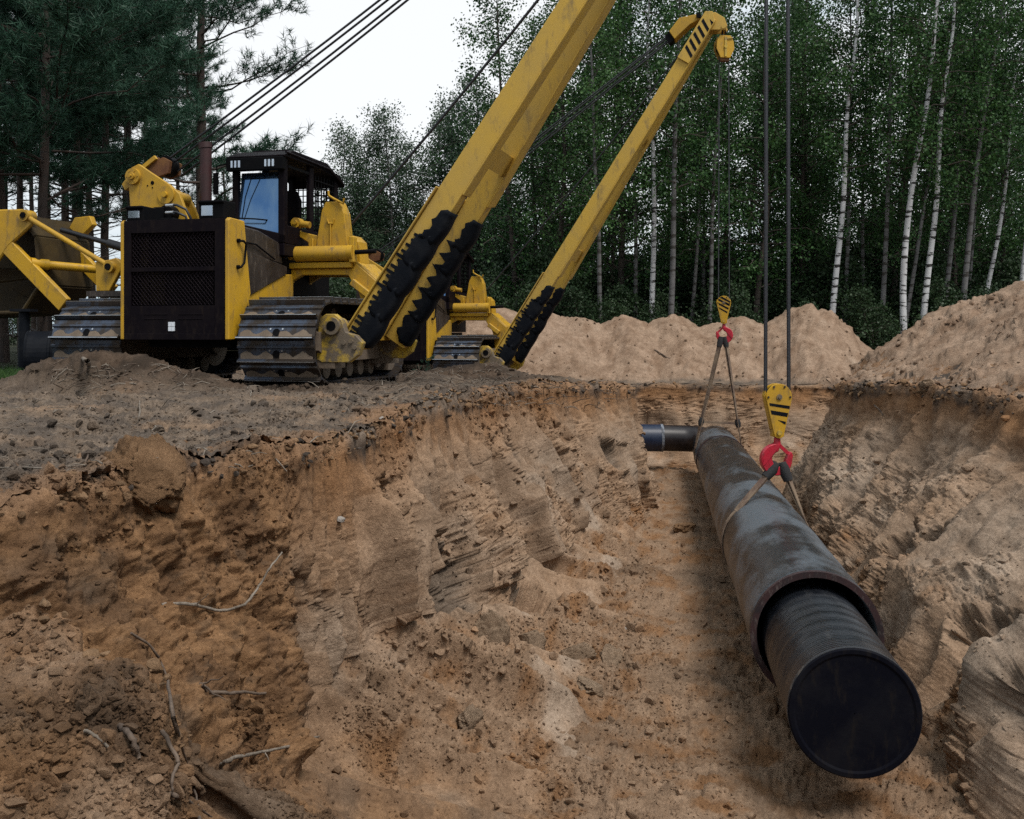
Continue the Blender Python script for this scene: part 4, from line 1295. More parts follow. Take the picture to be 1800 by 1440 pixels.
        br = mb.build('boom_bracket', M['muddy_yellow'], root, bevel=0.008)
        mb = MB(); mb.cyl((2.04, y - 0.124, 0.84), (2.04, y - 0.119, 0.84), 0.066, n=18); mb.build('pin_bore', M['black'], br)
        mb = MB(); mb.box(1.70, 2.06, y - 0.05, y + 0.3, 0.28, 0.42); mb.build('foot_plate', M['mud'], br)
    mb = MB(); mb.prism([(2.95, 0.16), (3.35, 0.16), (3.48, 0.42), (3.42, 0.66), (3.1, 0.72)], 1.62, 1.84, 'x'); mb.build('rock_guard', M['mud'], root)
    # ---- boom: two box legs that lean together, rubber bumpers on the lower part, head with sheaves
    a = R(boom_deg)
    L = 9.05
    BF = boom_frame(a)
    up = (0, -1, 0)
    w0, w1 = 0.34, 0.27
    for (ya, yb) in ((0.75, 0.525), (2.30, 0.845)):
        def YY(u): return ya + (yb - ya) * u / L
        mb = MB()
        mb.beam(BF(0.0, 0, ya), BF(L, 0, yb), w0, 0.24, up, w1, 0.20)
        mb.beam(BF(2.45, w0 / 2 + 0.008, YY(2.45)), BF(L - 0.3, w1 / 2 + 0.012, yb), 0.024, 0.30, up, 0.024, 0.24)
        mb.beam(BF(0.0, -w0 / 2 - 0.012, ya), BF(2.35, -w0 / 2 - 0.012, YY(2.35)), 0.022, 0.32, up)
        leg = mb.build('boom_leg', M['boom_yellow'], root, bevel=0.008)
        # bumper: five cut tyre pieces, scalloped outline, tread lugs like a comb
        first = ya < 1.5
        yo = -0.122
        for k in range(5):
            u0 = 0.04 + k * 0.41
            u1 = u0 + 0.50
            def P(u, b, o): return Vector(BF(u, b, YY(u) + yo - o))
            n = 9
            if first:
                jag = [0.02, -0.07, -0.06, -0.08, -0.03, -0.07, -0.05, -0.06, -0.02, 0.06]
            else:
                jag = [0.10, -0.06, 0.03, 0.06, -0.09, -0.02, 0.05, 0.0, -0.10, 0.09]
            if k == 4:
                jag = [-0.01, 0.02, 0.0, 0.05, 0.07, 0.02, 0.05, 0.03, 0.06, 0.11]
            if k == 0:
                jag = [0.06, 0.0, -0.03, -0.06, -0.03, -0.05, -0.05, -0.06, -0.02, 0.06]
            rj = random.Random(k * 7 + (3 if first else 40))
            jag = [q + rj.uniform(-0.022, 0.022) for q in jag]
            kb = rj.uniform(0.012, 0.045)
            mb = MB()
            vs, fs = [], []
            m = 7
            for i in range(n + 1):
                q0 = i / n
                u = u0 + (u1 - u0) * q0
                sb = math.sin(PI * min(1.0, q0 * 1.08)) if q0 < 0.93 else 0.15
                for j in range(m + 1):
                    q = j / m
                    b = jag[i] + (0.175 + kb * sb - jag[i]) * q
                    o = 0.006 + 0.004 * k + (0.005 + 0.008 * sb) * math.sin(PI * min(1, 0.15 + q * 0.8)) + 0.004 * math.sin(7 * q + 5 * q0)
                    vs.append(P(u, b, o))
                vs.append(P(u, 0.19 + kb * 1.2 * sb, -0.07)); vs.append(P(u, 0.19 + kb * 0.8 * sb, -0.20)); vs.append(P(u, 0.17, -0.27))
            W = m + 4
            for i in range(n):
                for j in range(W - 1):
                    fs.append([i * W + j, i * W + j + 1, (i + 1) * W + j + 1, (i + 1) * W + j])
            mb.add(vs, fs, True)
            rb = mb.build('rubber_bumper', M['rubber'], leg)
            sd = rb.modifiers.new('solid', 'SOLIDIFY'); sd.thickness = 0.018; sd.offset = 0
            if first and k < 4:
                for q in range(5):
                    if rj.random() < 0.12: continue
                    u = u0 + 0.03 + q * 0.084 + rj.uniform(-0.012, 0.012)
                    ln = rj.uniform(0.03, 0.115)
                    mb = MB()
                    p = [P(u, -0.03, 0.0), P(u + 0.008, -0.055 - ln, 0.0), P(u + 0.044, -0.055 - ln, 0.0), P(u + 0.055, -0.03, 0.0)]
                    off = Vector((0, -0.016, 0))
                    mb.add([x for x in p] + [x + off for x in p], [(0, 1, 2, 3), (7, 6, 5, 4), (0, 4, 5, 1), (1, 5, 6, 2), (2, 6, 7, 3), (3, 7, 4, 0)])
                    mb.build('tread_lug', M['rubber'], leg)
    # strap joining the legs
    mb = MB(); mb.beam(BF(3.05, 0.10, 0.75), BF(3.05, 0.10, 1.75), 0.06, 0.30, (math.cos(a), 0, math.sin(a))); mb.build('cross_strap', M['boom_yellow'], root)
    mb = MB(); mb.beam(BF(6.1, 0.05, 0.68), BF(6.1, 0.05, 1.3), 0.12, 0.16, (math.cos(a), 0, math.sin(a))); mb.build('cross_tube', M['boom_yellow'], root)
    # head
    def HP(u, b): p = BF(u, b, 0); return (p[0], p[2])
    mb = MB()
    hd = [HP(L - 1.1, -0.145), HP(L - 1.1, 0.145), HP(L - 0.05, 0.15), HP(L + 0.12, -0.02), HP(L + 0.04, -0.16)]
    mb.prism(hd, 0.40, 0.44, 'y'); mb.prism(hd, 0.93, 0.97, 'y')
    tipx, tipz = BF(L, 0, 0)[0], BF(L, 0, 0)[2]
    mb.prism([(tipx - 0.06, tipz + 0.10), (tipx + 0.10, tipz + 0.12), (tipx + 0.30, tipz - 0.02), (tipx + 0.36, tipz - 0.20), (tipx + 0.30, tipz - 0.28), (tipx - 0.02, tipz - 0.26)], 0.505, 0.545, 'y')
    mb.prism([(tipx - 0.06, tipz + 0.10), (tipx + 0.10, tipz + 0.12), (tipx + 0.30, tipz - 0.02), (tipx + 0.36, tipz - 0.20), (tipx + 0.30, tipz - 0.28), (tipx - 0.02, tipz - 0.26)], 0.825, 0.865, 'y')
    mb.box(tipx + 0.0, tipx + 0.27, 0.545, 0.825, tipz - 0.03, tipz + 0.02)
    mb.cyl((tipx + 0.28, 0.485, tipz - 0.21), (tipx + 0.28, 0.885, tipz - 0.21), 0.05, n=14)
    head = mb.build('boom_head', M['boom_yellow'], root, bevel=0.006)
    for k in range(6):
        u = L - 0.98 + k * 0.165
        p = [HP(u, 0.13), HP(u + 0.075, 0.13), HP(u + 0.215, -0.115), HP(u + 0.14, -0.115)]
        if k == 5:
            p = [HP(u, 0.13), HP(u + 0.075, 0.13), HP(u + 0.10, 0.02)]
        mb = MB(); mb.prism(p, 0.396, 0.399, 'y'); mb.build('hazard_stripe', M['rubber'], head)
    lx, lz = BF(L - 0.25, -0.30, 0)[0], BF(L - 0.25, -0.30, 0)[2]
    mb = MB(); mb.prism([(lx - 0.52, lz - 0.18), (lx - 0.30, lz + 0.10), (lx + 0.12, lz + 0.16), (lx + 0.16, lz + 0.04), (lx - 0.06, lz - 0.06), (lx - 0.40, lz - 0.36)], 0.505, 0.865, 'y')
    lb = mb.build('luffing_head_block', Y, root, bevel=0.01)
    mb = MB(); mb.cyl((lx + 0.13, 0.445, lz + 0.11), (lx + 0.13, 0.925, lz + 0.11), 0.055, n=12); mb.prism([(lx - 0.62, lz - 0.26), (lx - 0.52, lz - 0.175), (lx - 0.41, lz - 0.37), (lx - 0.52, lz - 0.44)], 0.545, 0.825, 'y')
    mb.build('block_pin', M['black'], lb)
    # ropes: four parts of the luffing tackle, one hoist rope from the tower
    for k in range(4):
        dy, dz = 0.06 * k, (0.0, 0.06, 0.19, 0.25)[k]
        p0, p1 = Vector((-0.95 + 0.02 * k, 1.33 + dy, 3.34 - dz)), Vector((lx - 0.55, 0.565 + dy, lz - 0.26 - dz * 0.35))
        pts = [p0.lerp(p1, t / 14) - Vector((0, 0, 0.10 * math.sin(PI * t / 14))) for t in range(15)]
        mb = MB(); mb.tube(pts, 0.016, 6); mb.build('luffing_rope', M['rope'], root)
    p0, p1 = Vector((1.60, 2.12, 2.38)), Vector((tipx - 0.05, 0.685, tipz + 0.1))
    pts = [p0.lerp(p1, t / 14) - Vector((0, 0, 0.14 * math.sin(PI * t / 14))) for t in range(15)]
    mb = MB(); mb.tube(pts, 0.020, 6); mb.build('hoist_rope', M['rope'], root)
    # ---- folding counterweight on the left
    mb = MB()
    mb.prism([(-4.9, 2.62), (-3.20, 2.60), (-3.04, 2.46), (-3.04, 2.36), (-3.45, 2.05), (-3.70, 1.75), (-4.9, 1.70)], 0.95, 1.02, 'y')
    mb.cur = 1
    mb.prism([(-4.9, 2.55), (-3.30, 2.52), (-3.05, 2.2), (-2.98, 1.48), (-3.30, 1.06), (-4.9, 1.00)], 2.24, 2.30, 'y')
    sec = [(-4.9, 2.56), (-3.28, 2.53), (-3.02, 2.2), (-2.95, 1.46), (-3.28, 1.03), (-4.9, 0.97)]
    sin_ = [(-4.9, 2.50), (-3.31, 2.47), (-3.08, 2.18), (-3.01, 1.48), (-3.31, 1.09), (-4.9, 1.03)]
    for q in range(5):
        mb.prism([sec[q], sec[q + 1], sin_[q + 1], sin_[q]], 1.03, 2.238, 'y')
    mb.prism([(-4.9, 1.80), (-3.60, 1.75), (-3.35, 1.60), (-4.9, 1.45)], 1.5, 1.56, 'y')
    mb.cur = 0
    mb.cyl((-3.15, 0.90, 2.50), (-3.15, 1.1, 2.50), 0.085, n=18)
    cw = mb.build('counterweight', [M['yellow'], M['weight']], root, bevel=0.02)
    mb = MB(); mb.cyl((-3.15, 0.885, 2.50), (-3.15, 0.90, 2.50), 0.045, n=14); mb.build('pin', M['black'], cw)
    mb = MB(); mb.beam((-3.55, 1.0, 2.10), (-2.50, 1.0, 1.16), 0.23, 0.09, (0, -1, 0)); mb.build('counterweight_arm', Y, root, bevel=0.01)
    mb = MB(); mb.beam((-3.40, 2.05, 2.26), (-2.45, 2.05, 1.40), 0.22, 0.10, (0, -1, 0)); mb.prism([(-3.2, 2.42), (-3.1, 2.58), (-2.82, 2.60), (-2.76, 2.46), (-3.0, 2.26)], 1.98, 2.10, 'y'); mb.build('counterweight_arm', Y, root, bevel=0.01)
    mb = MB(); mb.cyl((-3.15, 0.96, 2.49), (-1.72, 1.0, 1.71), 0.038, n=12); mb.cyl((-3.15, 0.9, 2.49), (-3.15, 1.02, 2.49), 0.065, n=14); mb.build('tie_rod', Y, root)
    mb = MB(); mb.cyl((-3.05, 1.05, 1.78), (-2.35, 1.9, 1.72), 0.065, n=14); mb.cyl((-3.1, 1.0, 1.79), (-2.95, 1.2, 1.77), 0.085, n=14); mb.build('cross_tube', Y, root)
    mb = MB(); mb.cyl((-3.0, 1.55, 2.34), (-2.2, 1.6, 2.12), 0.04, n=12); mb.cyl((-2.2, 1.6, 2.12), (-1.35, 1.65, 1.88), 0.07, n=14); mb.build('hydraulic_cylinder', M['hose'], root)
    mb = MB(); mb.prism([(-1.96, 1.36), (-1.97, 1.78), (-1.62, 1.84), (-1.53, 1.76), (-1.55, 1.66), (-1.74, 1.36)], 0.98, 1.06, 'y'); mb.cyl((-1.70, 0.90, 1.71), (-1.70, 1.10, 1.71), 0.085, n=18)
    bk = mb.build('counterweight_bracket', Y, root, bevel=0.008)
    mb = MB(); mb.cyl((-1.70, 0.885, 1.71), (-1.70, 0.90, 1.71), 0.05, n=14); mb.build('pin', M['black'], bk)
    mb = MB(); mb.prism([(-2.10, 1.36), (-2.10, 1.28), (-0.76, 1.28), (-0.76, 1.5), (-1.4, 1.36)], 0.95, 2.2, 'y'); mb.build('bracket_base', M['brown'], root)
    return root, a


TH = R(14.0)
m1, a1 = pipelayer((-4.449, 13.2, -0.04), -TH, 55.1, 'large yellow pipelayer nearest the camera, dark grille facing forward and boom over the trench', 0)
m2, a2 = pipelayer((-2.68, 23.14, -0.62), -TH, 57.3, 'second yellow pipelayer farther back, half hidden behind the boom of the nearer one', 1)


def machine_point(m, p):
    return Matrix.Translation(m.location) @ Matrix.Rotation(m.rotation_euler.z, 4, 'Z') @ Vector(p)


TIP1 = machine_point(m1, (2.25 + 9.05 * math.cos(a1) + 0.28, 0.685, 0.62 + 9.05 * math.sin(a1) - 0.21))
TIP2 = machine_point(m2, (2.25 + 9.05 * math.cos(a2) + 0.28, 0.685, 0.62 + 9.05 * math.sin(a2) - 0.21))


# ------------------------------------------------------------------ the pipe in the trench
def axis_obj(name, mesh, p, d, parent=None):
    """object whose local X runs along d from p"""
    d = Vector(d).normalized()
    y = Vector((0, 0, 1)).cross(d).normalized(); z = d.cross(y)
    o = mesh_obj(name, mesh, parent)
    o.matrix_world = Matrix.Translation(p) @ Matrix((d, y, z)).transposed().to_4x4()
    return o


def lathe(profile, n, wob=0.0):
    """(x, r) profile round the X axis"""
    vs, fs = [], []
    for i, (x, r) in enumerate(profile):
        for k in range(n):
            a = 2 * PI * k / n
            rr = r + wob * math.sin(3 * a + 1.3 * x) * math.sin(x * 2.1)
            vs.append((x, rr * math.cos(a), rr * math.sin(a)))
    for i in range(len(profile) - 1):
        for k in range(n):
            fs.append([i * n + k, i * n + (k + 1) % n, (i + 1) * n + (k + 1) % n, (i + 1) * n + k])
    return vs, fs


PD = Vector((0.15, 1.0, -0.0194)).normalized()
def pipe_at(y): return Vector((2.22 + 0.15 * (y - 6.46), y, -1.69 - 0.0194 * (y - 6.46)))
RC, RP = 0.515, 0.415
LC = (23.4 - 8.02) / PD.y

casing = empty('casing_pipe', pipe_at(8.02))
tag(casing, 'wide dusty black casing pipe slung lengthwise down the trench', 'pipe')
prof = [(0.0, RC - 0.045), (0.0, RC)]
x = 0.0
while x < LC - 0.05:
    x += 0.16
    prof.append((min(x, LC), RC + 0.004 * math.sin(x * 5.3) + 0.003 * math.sin(x * 11.7)))
prof += [(LC, RC - 0.045), (LC - 0.3, RC - 0.05), (3.0, RC - 0.05), (0.02, RC - 0.05), (0.0, RC - 0.045)]
mb = MB(); mb.add(*lathe(prof, 72, 0.004), smooth=True)
body = axis_obj('casing_wall', mb.mesh('casing_wall', M['casing']), pipe_at(8.02), PD)
def reparent(o, p):
    mw = o.matrix_world.copy(); bpy.context.view_layer.update()
    o.parent = p; o.matrix_parent_inverse = p.matrix_world.inverted()
    o.matrix_world = mw
bpy.context.view_layer.update(); reparent(body, casing)
mb = MB(); mb.add(*lathe([(0.05, RC + 0.002), (0.05, RC + 0.007), (-0.010, RC + 0.007), (-0.010, RC - 0.042), (0.0, RC - 0.042)], 72), smooth=False)
o = axis_obj('end_band', mb.mesh('end_band', M['redband']), pipe_at(8.02), PD); bpy.context.view_layer.update(); reparent(o, casing)
for xw in (12.7,):
    mb = MB(); mb.add(*lathe([(xw, RC - 0.01), (xw, RC + 0.014), (xw + 0.05, RC + 0.014), (xw + 0.05, RC - 0.01)], 48), smooth=False)
    o = axis_obj('seam_band', mb.mesh('seam_band', M['redband']), pipe_at(8.02), PD); bpy.context.view_layer.update(); reparent(o, casing)

inner = empty('inner_pipe', pipe_at(6.46))
tag(inner, 'narrower ribbed black pipe with a flat capped end sticking out of the casing', 'pipe')
off = Vector((0.0, 0, -0.045))
prof = [(0.0, RP - 0.02)]
x = 0.0
while x < 3.6:
    x += 0.0115
    ph = (x / 0.030) % 1.0
    prof.append((x, RP + (0.0022 * math.sin(2 * PI * ph) if 0.22 < x < 1.9 else 0.0)))
prof += [(3.6, 0.05)]
mb = MB(); mb.add(*lathe(prof, 72), smooth=True)
o = axis_obj('pipe_wall', mb.mesh('pipe_wall', M['pipe']), pipe_at(6.46) + off, PD); bpy.context.view_layer.update(); reparent(o, inner)
mb = MB()
vs, fs = lathe([(0.03, RP + 0.003), (-0.012, RP + 0.003), (-0.020, RP - 0.004), (-0.020, RP - 0.03), (-0.012, RP - 0.045), (-0.012, 0.20), (-0.016, 0.004)], 72)
mb.add(vs, fs, smooth=False)
o = axis_obj('end_cap', mb.mesh('end_cap', M['cap']), pipe_at(6.46) + off, PD); bpy.context.view_layer.update(); reparent(o, inner)
mb = MB(); mb.add(*lathe([(0.03, RP + 0.003), (0.03, RP + 0.0075), (-0.006, RP + 0.0075), (-0.006, RP + 0.003)], 72))
o = axis_obj('clamp_ring', mb.mesh('clamp_ring', worn('dusty_ring', (0.020, 0.022, 0.027), (0.20, 0.17, 0.14), 0.5, 2.5, 0.56, 0.68)), pipe_at(6.46) + off, PD); bpy.context.view_layer.update(); reparent(o, inner)

# bare pipe that runs off to the left at the far end, with its elbow
cross = empty('bare_pipe', (4.0, 24.2, -1.9))
tag(cross, 'bare dark pipe with blue sleeve and white weld ring at the far casing end', 'pipe')
rp = 0.315
E0 = Vector((4.66, 23.6, -1.89)); El = Vector((3.75, 24.05, -1.87))
pts = [pipe_at(22.8), Vector((4.69, 23.4, -1.93)), Vector((4.64, 23.75, -1.90)), Vector((4.45, 23.98, -1.88)), Vector((4.15, 24.05, -1.87)), Vector((3.62, 24.05, -1.86))]
mb = MB(); mb.tube(pts, rp, 40); o = mb.build('pipe_wall', M['farpipe']); bpy.context.view_layer.update(); reparent(o, cross)
mb = MB(); mb.cyl((3.58, 24.05, -1.86), (1.6, 24.05, -1.85), rp + 0.012, n=40); o = mb.build('sleeve', M['bluepipe']); bpy.context.view_layer.update(); reparent(o, cross)
mb = MB(); mb.cyl((3.64, 24.05, -1.86), (3.58, 24.05, -1.86), rp + 0.02, n=40); o = mb.build('weld_ring', worn('weld_primer', (0.20, 0.22, 0.26), (0.05, 0.055, 0.065), 0.6, 6.0, 0.42, 0.6)); bpy.context.view_layer.update(); reparent(o, cross)


# ------------------------------------------------------------------ hook blocks, hooks, slings, hoist ropes
def arc(cx, cz, r, a0, a1, n):
    return [(cx + r * math.cos(R(a0 + (a1 - a0) * i / n)), cz + r * math.sin(R(a0 + (a1 - a0) * i / n))) for i in range(n + 1)]


def hook_block(loc, rz, sc, stripes, flip, label):
    root = empty('hook_block', loc, rz)
    root.scale = (sc, sc, sc)
    tag(root, label, 'hook block', 'hook blocks hanging over the pipe')
    out = arc(0, 0, 0.195, -18, 198, 20) + [(-0.085, -0.50)] + arc(0, -0.52, 0.085, 200, 340, 6)[1:-1] + [(0.085, -0.50)]
    for (ya, yb) in ((-0.085, -0.060), (0.060, 0.085)):
        mb = MB(); mb.prism(out, ya, yb, 'y'); pl = mb.build('cheek_plate', M['yellow'], root, bevel=0.004)
        if ya < 0:
            front = pl
    mb = MB(); mb.cyl((0, -0.059, 0), (0, 0.059, 0), 0.17, n=26); mb.build('sheave', M['black'], root)
    mb = MB(); mb.box(-0.085, 0.085, -0.058, 0.058, -0.58, -0.46); mb.prism([(-0.21, 0.02), (-0.19, 0.09), (-0.07, -0.45), (-0.10, -0.47)], -0.055, 0.055, 'y'); mb.build('spacer', M['yellow'], root)
    mb = MB(); mb.cyl((0, -0.10, 0), (0, -0.086, 0), 0.042, n=16); mb.cyl((0, -0.115, 0.0), (0, -0.10, 0.0), 0.02, n=8); mb.cyl((0, -0.11, -0.52), (0, -0.086, -0.52), 0.038, n=14)
    mb.build('axle', M['muddy_yellow'], front)
    for (x, z) in ((-0.08, 0.15), (0.08, 0.15), (0.165, 0.0), (-0.165, 0.0)):
        mb = MB(); mb.cyl((x, -0.10, z), (x, -0.086, z), 0.016, n=6); mb.build('bolt', M['brown'], front)
    for p in stripes:
        mb = MB(); mb.prism(p, -0.0885, -0.0858, 'y'); mb.build('hazard_stripe', M['rubber'], front)
    # hook: swivel shank, C-shaped body, latch
    f = -1 if flip else 1
    mb = MB()
    mb.cyl((0, 0, -0.60), (0, 0, -0.70), 0.045, 0.055, n=14)
    c = (-0.0, -0.92)
    outer = arc(c[0] - 0.02, c[1], 0.235, 92, 345, 26)
    inner_ = arc(c[0] + 0.015, c[1] + 0.01, 0.105, 350, 100, 22)
    poly = [(f * x, z) for (x, z) in outer + [(0.225, -0.86), (0.20, -0.80), (0.155, -0.84)] + inner_ + [(0.03, -0.74)]]
    mb.prism(poly, -0.055, 0.055, 'y')
    hk = mb.build('hook', M['red'], root, bevel=0.012)
    mb = MB(); mb.beam((f * 0.02, 0, -0.70), (f * 0.175, 0, -0.845), 0.05, 0.035, (0, -1, 0)); mb.prism([(f * x, z) for x, z in ((-0.05, -0.70), (0.03, -0.70), (-0.05, -0.80), (-0.20, -0.98), (-0.24, -1.0), (-0.22, -0.90))], -0.068, -0.056, 'y')
    mb.build('safety_latch', M['red'], hk)
    return root


def sling(hook, cy, label, tie):
    """web sling from the hook round the pipe; both legs and the wrapped part are one strap"""
    c = pipe_at(cy)
    r = RC + 0.016
    root = empty('lifting_sling', (c.x, cy, c.z))
    tag(root, label, 'sling', 'slings round the casing pipe')
    hx, hz = hook.x - c.x, hook.z - c.z
    D = math.hypot(hx, hz); base = math.atan2(hz, hx); al = math.acos(r / D)
    aR, aL = base - al, base + al
    n = 26
    wrap = []
    for i in range(n + 1):
        a = aL + (aR + 2 * PI - aL) * i / n
        wrap.append((c.x + r * math.cos(a), c.z + r * math.sin(a)))
    dy = hook.y - cy
    legs = []
    for side, tpt in ((-1, wrap[0]), (1, wrap[-1])):
        h0 = Vector((hook.x + side * 0.045, hook.y, hook.z))
        t0 = Vector((tpt[0], cy, tpt[1]))
        pts = [h0.lerp(t0, i / 10) for i in range(11)]
        dirs = [Vector((0.75 * (1 - i / 10) ** 0.6 * side, 0.75 + 0.25 * i / 10, 0)) for i in range(11)]
        for q, (k0, off, wid) in enumerate(((0, -0.018, 0.075), (1, 0.022, 0.07))):
            mb = MB(); mb.ribbon([p + Vector((off * side * (1 - i / 10), -0.02 * q, 0)) for i, p in enumerate(pts)], dirs, [wid + 0.05 * (i / 10) for i in range(11)], 0.012)
            o = mb.build('sling_leg', M['web']); bpy.context.view_layer.update(); reparent(o, root)
        d = (t0 - h0).normalized()
        s0 = h0 - d * 0.02
        mb = MB(); mb.tube([s0 + Vector((0, 0, 0.03)), s0 + d * 0.08, s0 + d * 0.20], [0.058, 0.072, 0.058], 10)
        o = mb.build('wear_sleeve', M['dark_wrap']); bpy.context.view_layer.update(); reparent(o, root)
        if tie:
            kp = h0.lerp(t0, 0.76)
            mb = MB(); mb.tube([kp - d * 0.09, kp, kp + d * 0.09], [0.05, 0.068, 0.045], 8); o = mb.build('knot', M['dark_wrap']); bpy.context.view_layer.update(); reparent(o, root)
            legs.append(kp)
    if tie:
        mb = MB(); mb.ribbon([legs[0], legs[1]], Vector((0, 0, 1)), 0.05, 0.012); o = mb.build('tie_strap', M['web']); bpy.context.view_layer.update(); reparent(o, root)
    mb = MB(); mb.ribbon([Vector((x, cy + 0.02 * math.sin(i * 0.6), z)) for i, (x, z) in enumerate(wrap)], PD, 0.125, 0.012)
    o = mb.build('wrap', M['web']); bpy.context.view_layer.update(); reparent(o, root)
    return root


near_stripes = [[(-0.15, -0.085), (0.16, -0.13), (0.155, -0.175), (-0.14, -0.125)], [(-0.13, -0.19), (0.135, -0.235), (0.12, -0.29), (-0.115, -0.25)], [(-0.02, -0.335), (0.10, -0.36), (0.092, -0.405)]]
far_stripes = [[(-0.15, 0.12 - 0.12 * k), (-0.15 + 0.02 * k, 0.06 - 0.12 * k), (0.16 - 0.035 * k, -0.10 - 0.10 * k), (0.17 - 0.03 * k, -0.04 - 0.11 * k)] for k in range(3)] + [[(-0.06, 0.18), (-0.12, 0.145), (0.18, -0.01), (0.19, 0.03)]]

HB1 = Vector((TIP1.x, TIP1.y, -0.056))
hook_block(HB1, 0.10, 0.82, near_stripes, False, 'nearer yellow hook block with three dark stripes and red hook above the pipe')
sling(Vector((HB1.x + 0.02, HB1.y, HB1.z - 0.84)), HB1.y - 0.12, 'nearer brown web sling, wide legs spread from the red hook round the pipe', False)
HB2 = Vector((TIP2.x, TIP2.y, 1.35))
hook_block(HB2, -0.25, 0.78, far_stripes, True, 'distant hook block with black diagonal stripes before the far sand heap')
sling(Vector((HB2.x - 0.02, HB2.y, HB2.z - 0.80)), HB2.y - 0.1, 'farther long narrow web sling knotted halfway, at the far end of the casing', True)


def falls(x, y, z0, z1, dx, rad, label):
    root = empty('hoist_rope', (x, y, z0))
    tag(root, label, 'wire rope', 'hoist ropes between boom tips and hook blocks')
    for s in (-1, 1):
        n = 40
        mb = MB(); mb.tube([(s * dx * (1 - 0.12 * i / n), 0, (z1 - z0) * i / n) for i in range(n + 1)], rad, 10)
        mb.build('rope_fall', M['rope'], root)
    return root


falls(HB1.x, HB1.y, HB1.z + 0.02, TIP1.z, 0.140, 0.023, 'pair of thick steel hoist ropes rising out of the picture from the nearer hook block')
falls(HB2.x, HB2.y, HB2.z + 0.02, TIP2.z - 0.62, 0.12, 0.013, 'pair of thin dark hoist ropes hanging from the far boom to its hook block')

# upper block that hangs from the far boom head (and from the near one, above the picture)
for (T, lab) in ((TIP2, 'octagonal yellow pulley block hanging from the tip of the far boom'), (TIP1, 'octagonal yellow pulley block at the tip of the near boom')):
    root = empty('pulley_block', T, 0.15)
    tag(root, lab, 'pulley block', 'pulley blocks at the boom tips')
    oc = [(-0.12, -0.17), (0.12, -0.17), (0.19, -0.30), (0.205, -0.46), (0.11, -0.66), (-0.11, -0.66), (-0.205, -0.46), (-0.19, -0.30)]
    for (ya, yb) in ((-0.10, -0.07), (0.07, 0.10)):
        mb = MB(); mb.prism(oc, ya, yb, 'y'); pl = mb.build('cheek_plate', M['yellow'], root, bevel=0.004)
        if ya < 0:
            mb = MB(); mb.box(-0.025, 0.025, -0.125, -0.101, -0.64, -0.20); mb.cyl((0, -0.135, -0.42), (0, -0.101, -0.42), 0.04, n=10); mb.beam((0.02, -0.11, -0.24), (0.16, -0.11, -0.22), 0.03, 0.03, (0, -1, 0)); mb.build('lug', M['muddy_yellow'], pl)
    mb = MB(); mb.cyl((0, -0.069, -0.42), (0, 0.069, -0.42), 0.17, n=24); mb.build('sheave', M['black'], root)
    mb = MB(); mb.box(-0.10, 0.10, -0.065, 0.065, -0.72, -0.66); mb.build('base_bar', M['rust'], root)
    mb = MB(); mb.tube([(-0.035, 0, -0.03), (-0.04, 0, -0.17)], 0.016, 6); mb.build('shackle', M['black'], root)
    mb = MB(); mb.tube([(0.035, 0, -0.03), (0.04, 0, -0.17)], 0.016, 6); mb.build('shackle', M['black'], root)

# drum and post beside the left track
dp = machine_point(m1, (-2.78, 0.55, 0.0))
drum = empty('steel_drum', (dp.x, dp.y, gz(dp.x, dp.y)), -0.75)
tag(drum, 'black drum lying on its side by the left track under the counterweight', 'drum')
mb = MB(); mb.add(*lathe([(0.0, 0.02), (0.0, 0.36), (0.02, 0.375), (0.04, 0.36), (0.3, 0.36), (0.31, 0.372), (0.34, 0.372), (0.35, 0.36), (0.62, 0.36), (0.63, 0.372), (0.66, 0.372), (0.67, 0.36), (0.94, 0.36), (0.97, 0.375), (0.97, 0.02)], 36), smooth=False)
mb.build('drum_shell', M['rubber'], drum, (0, 0, 0.37), (0, 0, R(60)))
pp = machine_point(m1, (-3.02, 0.75, 0.0))
mb = MB(); mb.cyl((0, 0, -0.2), (0.02, 0, 1.02), 0.085, 0.075, n=14); mb.box(-0.14, 0.16, -0.12, 0.12, 1.02, 1.06)
o = mb.build('prop_post', M['rubber'], None, (pp.x, pp.y, gz(pp.x, pp.y))); tag(o, 'dark upright post propped below the yellow counterweight', 'post')

# ------------------------------------------------------------------ clods, rubble, roots, grass
def ico(sub):
    import bmesh
    bm = bmesh.new(); bmesh.ops.create_icosphere(bm, subdivisions=sub, radius=1.0)
    v = np.array([p.co[:] for p in bm.verts], np.float32); f = np.array([[p.index for p in q.verts] for q in bm.faces], np.int32)
    bm.free(); return v, f


def clod_shape(seed, sub):
    v, f = ico(sub)
    rs = np.random.RandomState(seed)
    s = rs.uniform(0.7, 1.25, 3)
    n = perlin(v[:, 0] * 1.1 + seed * 3.1, v[:, 1] * 1.1, v[:, 2] * 1.1) * 0.35
    if sub > 2:
        w, i = worley(v[:, 0] * 1.6 + seed, v[:, 1] * 1.6, v[:, 2] * 1.6)
        n = n + (0.5 - w) * 0.28 + perlin(v[:, 0] * 4, v[:, 1] * 4, v[:, 2] * 4 + seed) * 0.24 + perlin(v[:, 0] * 9, v[:, 1] * 9, v[:, 2] * 9 + seed) * 0.15 + perlin(v[:, 0] * 20, v[:, 1] * 20, v[:, 2] * 20 + seed) * 0.08
    # planar breaks
    out = v * (1 + n)[:, None]
    for k in range(6):
        d = rs.normal(size=3); d /= np.linalg.norm(d)
        h = out @ d
        out = out - np.outer(np.clip(h - (0.42 if sub < 3 else 0.6), 0, None) * 0.92, d)
    return (out * s).astype(np.float32), f


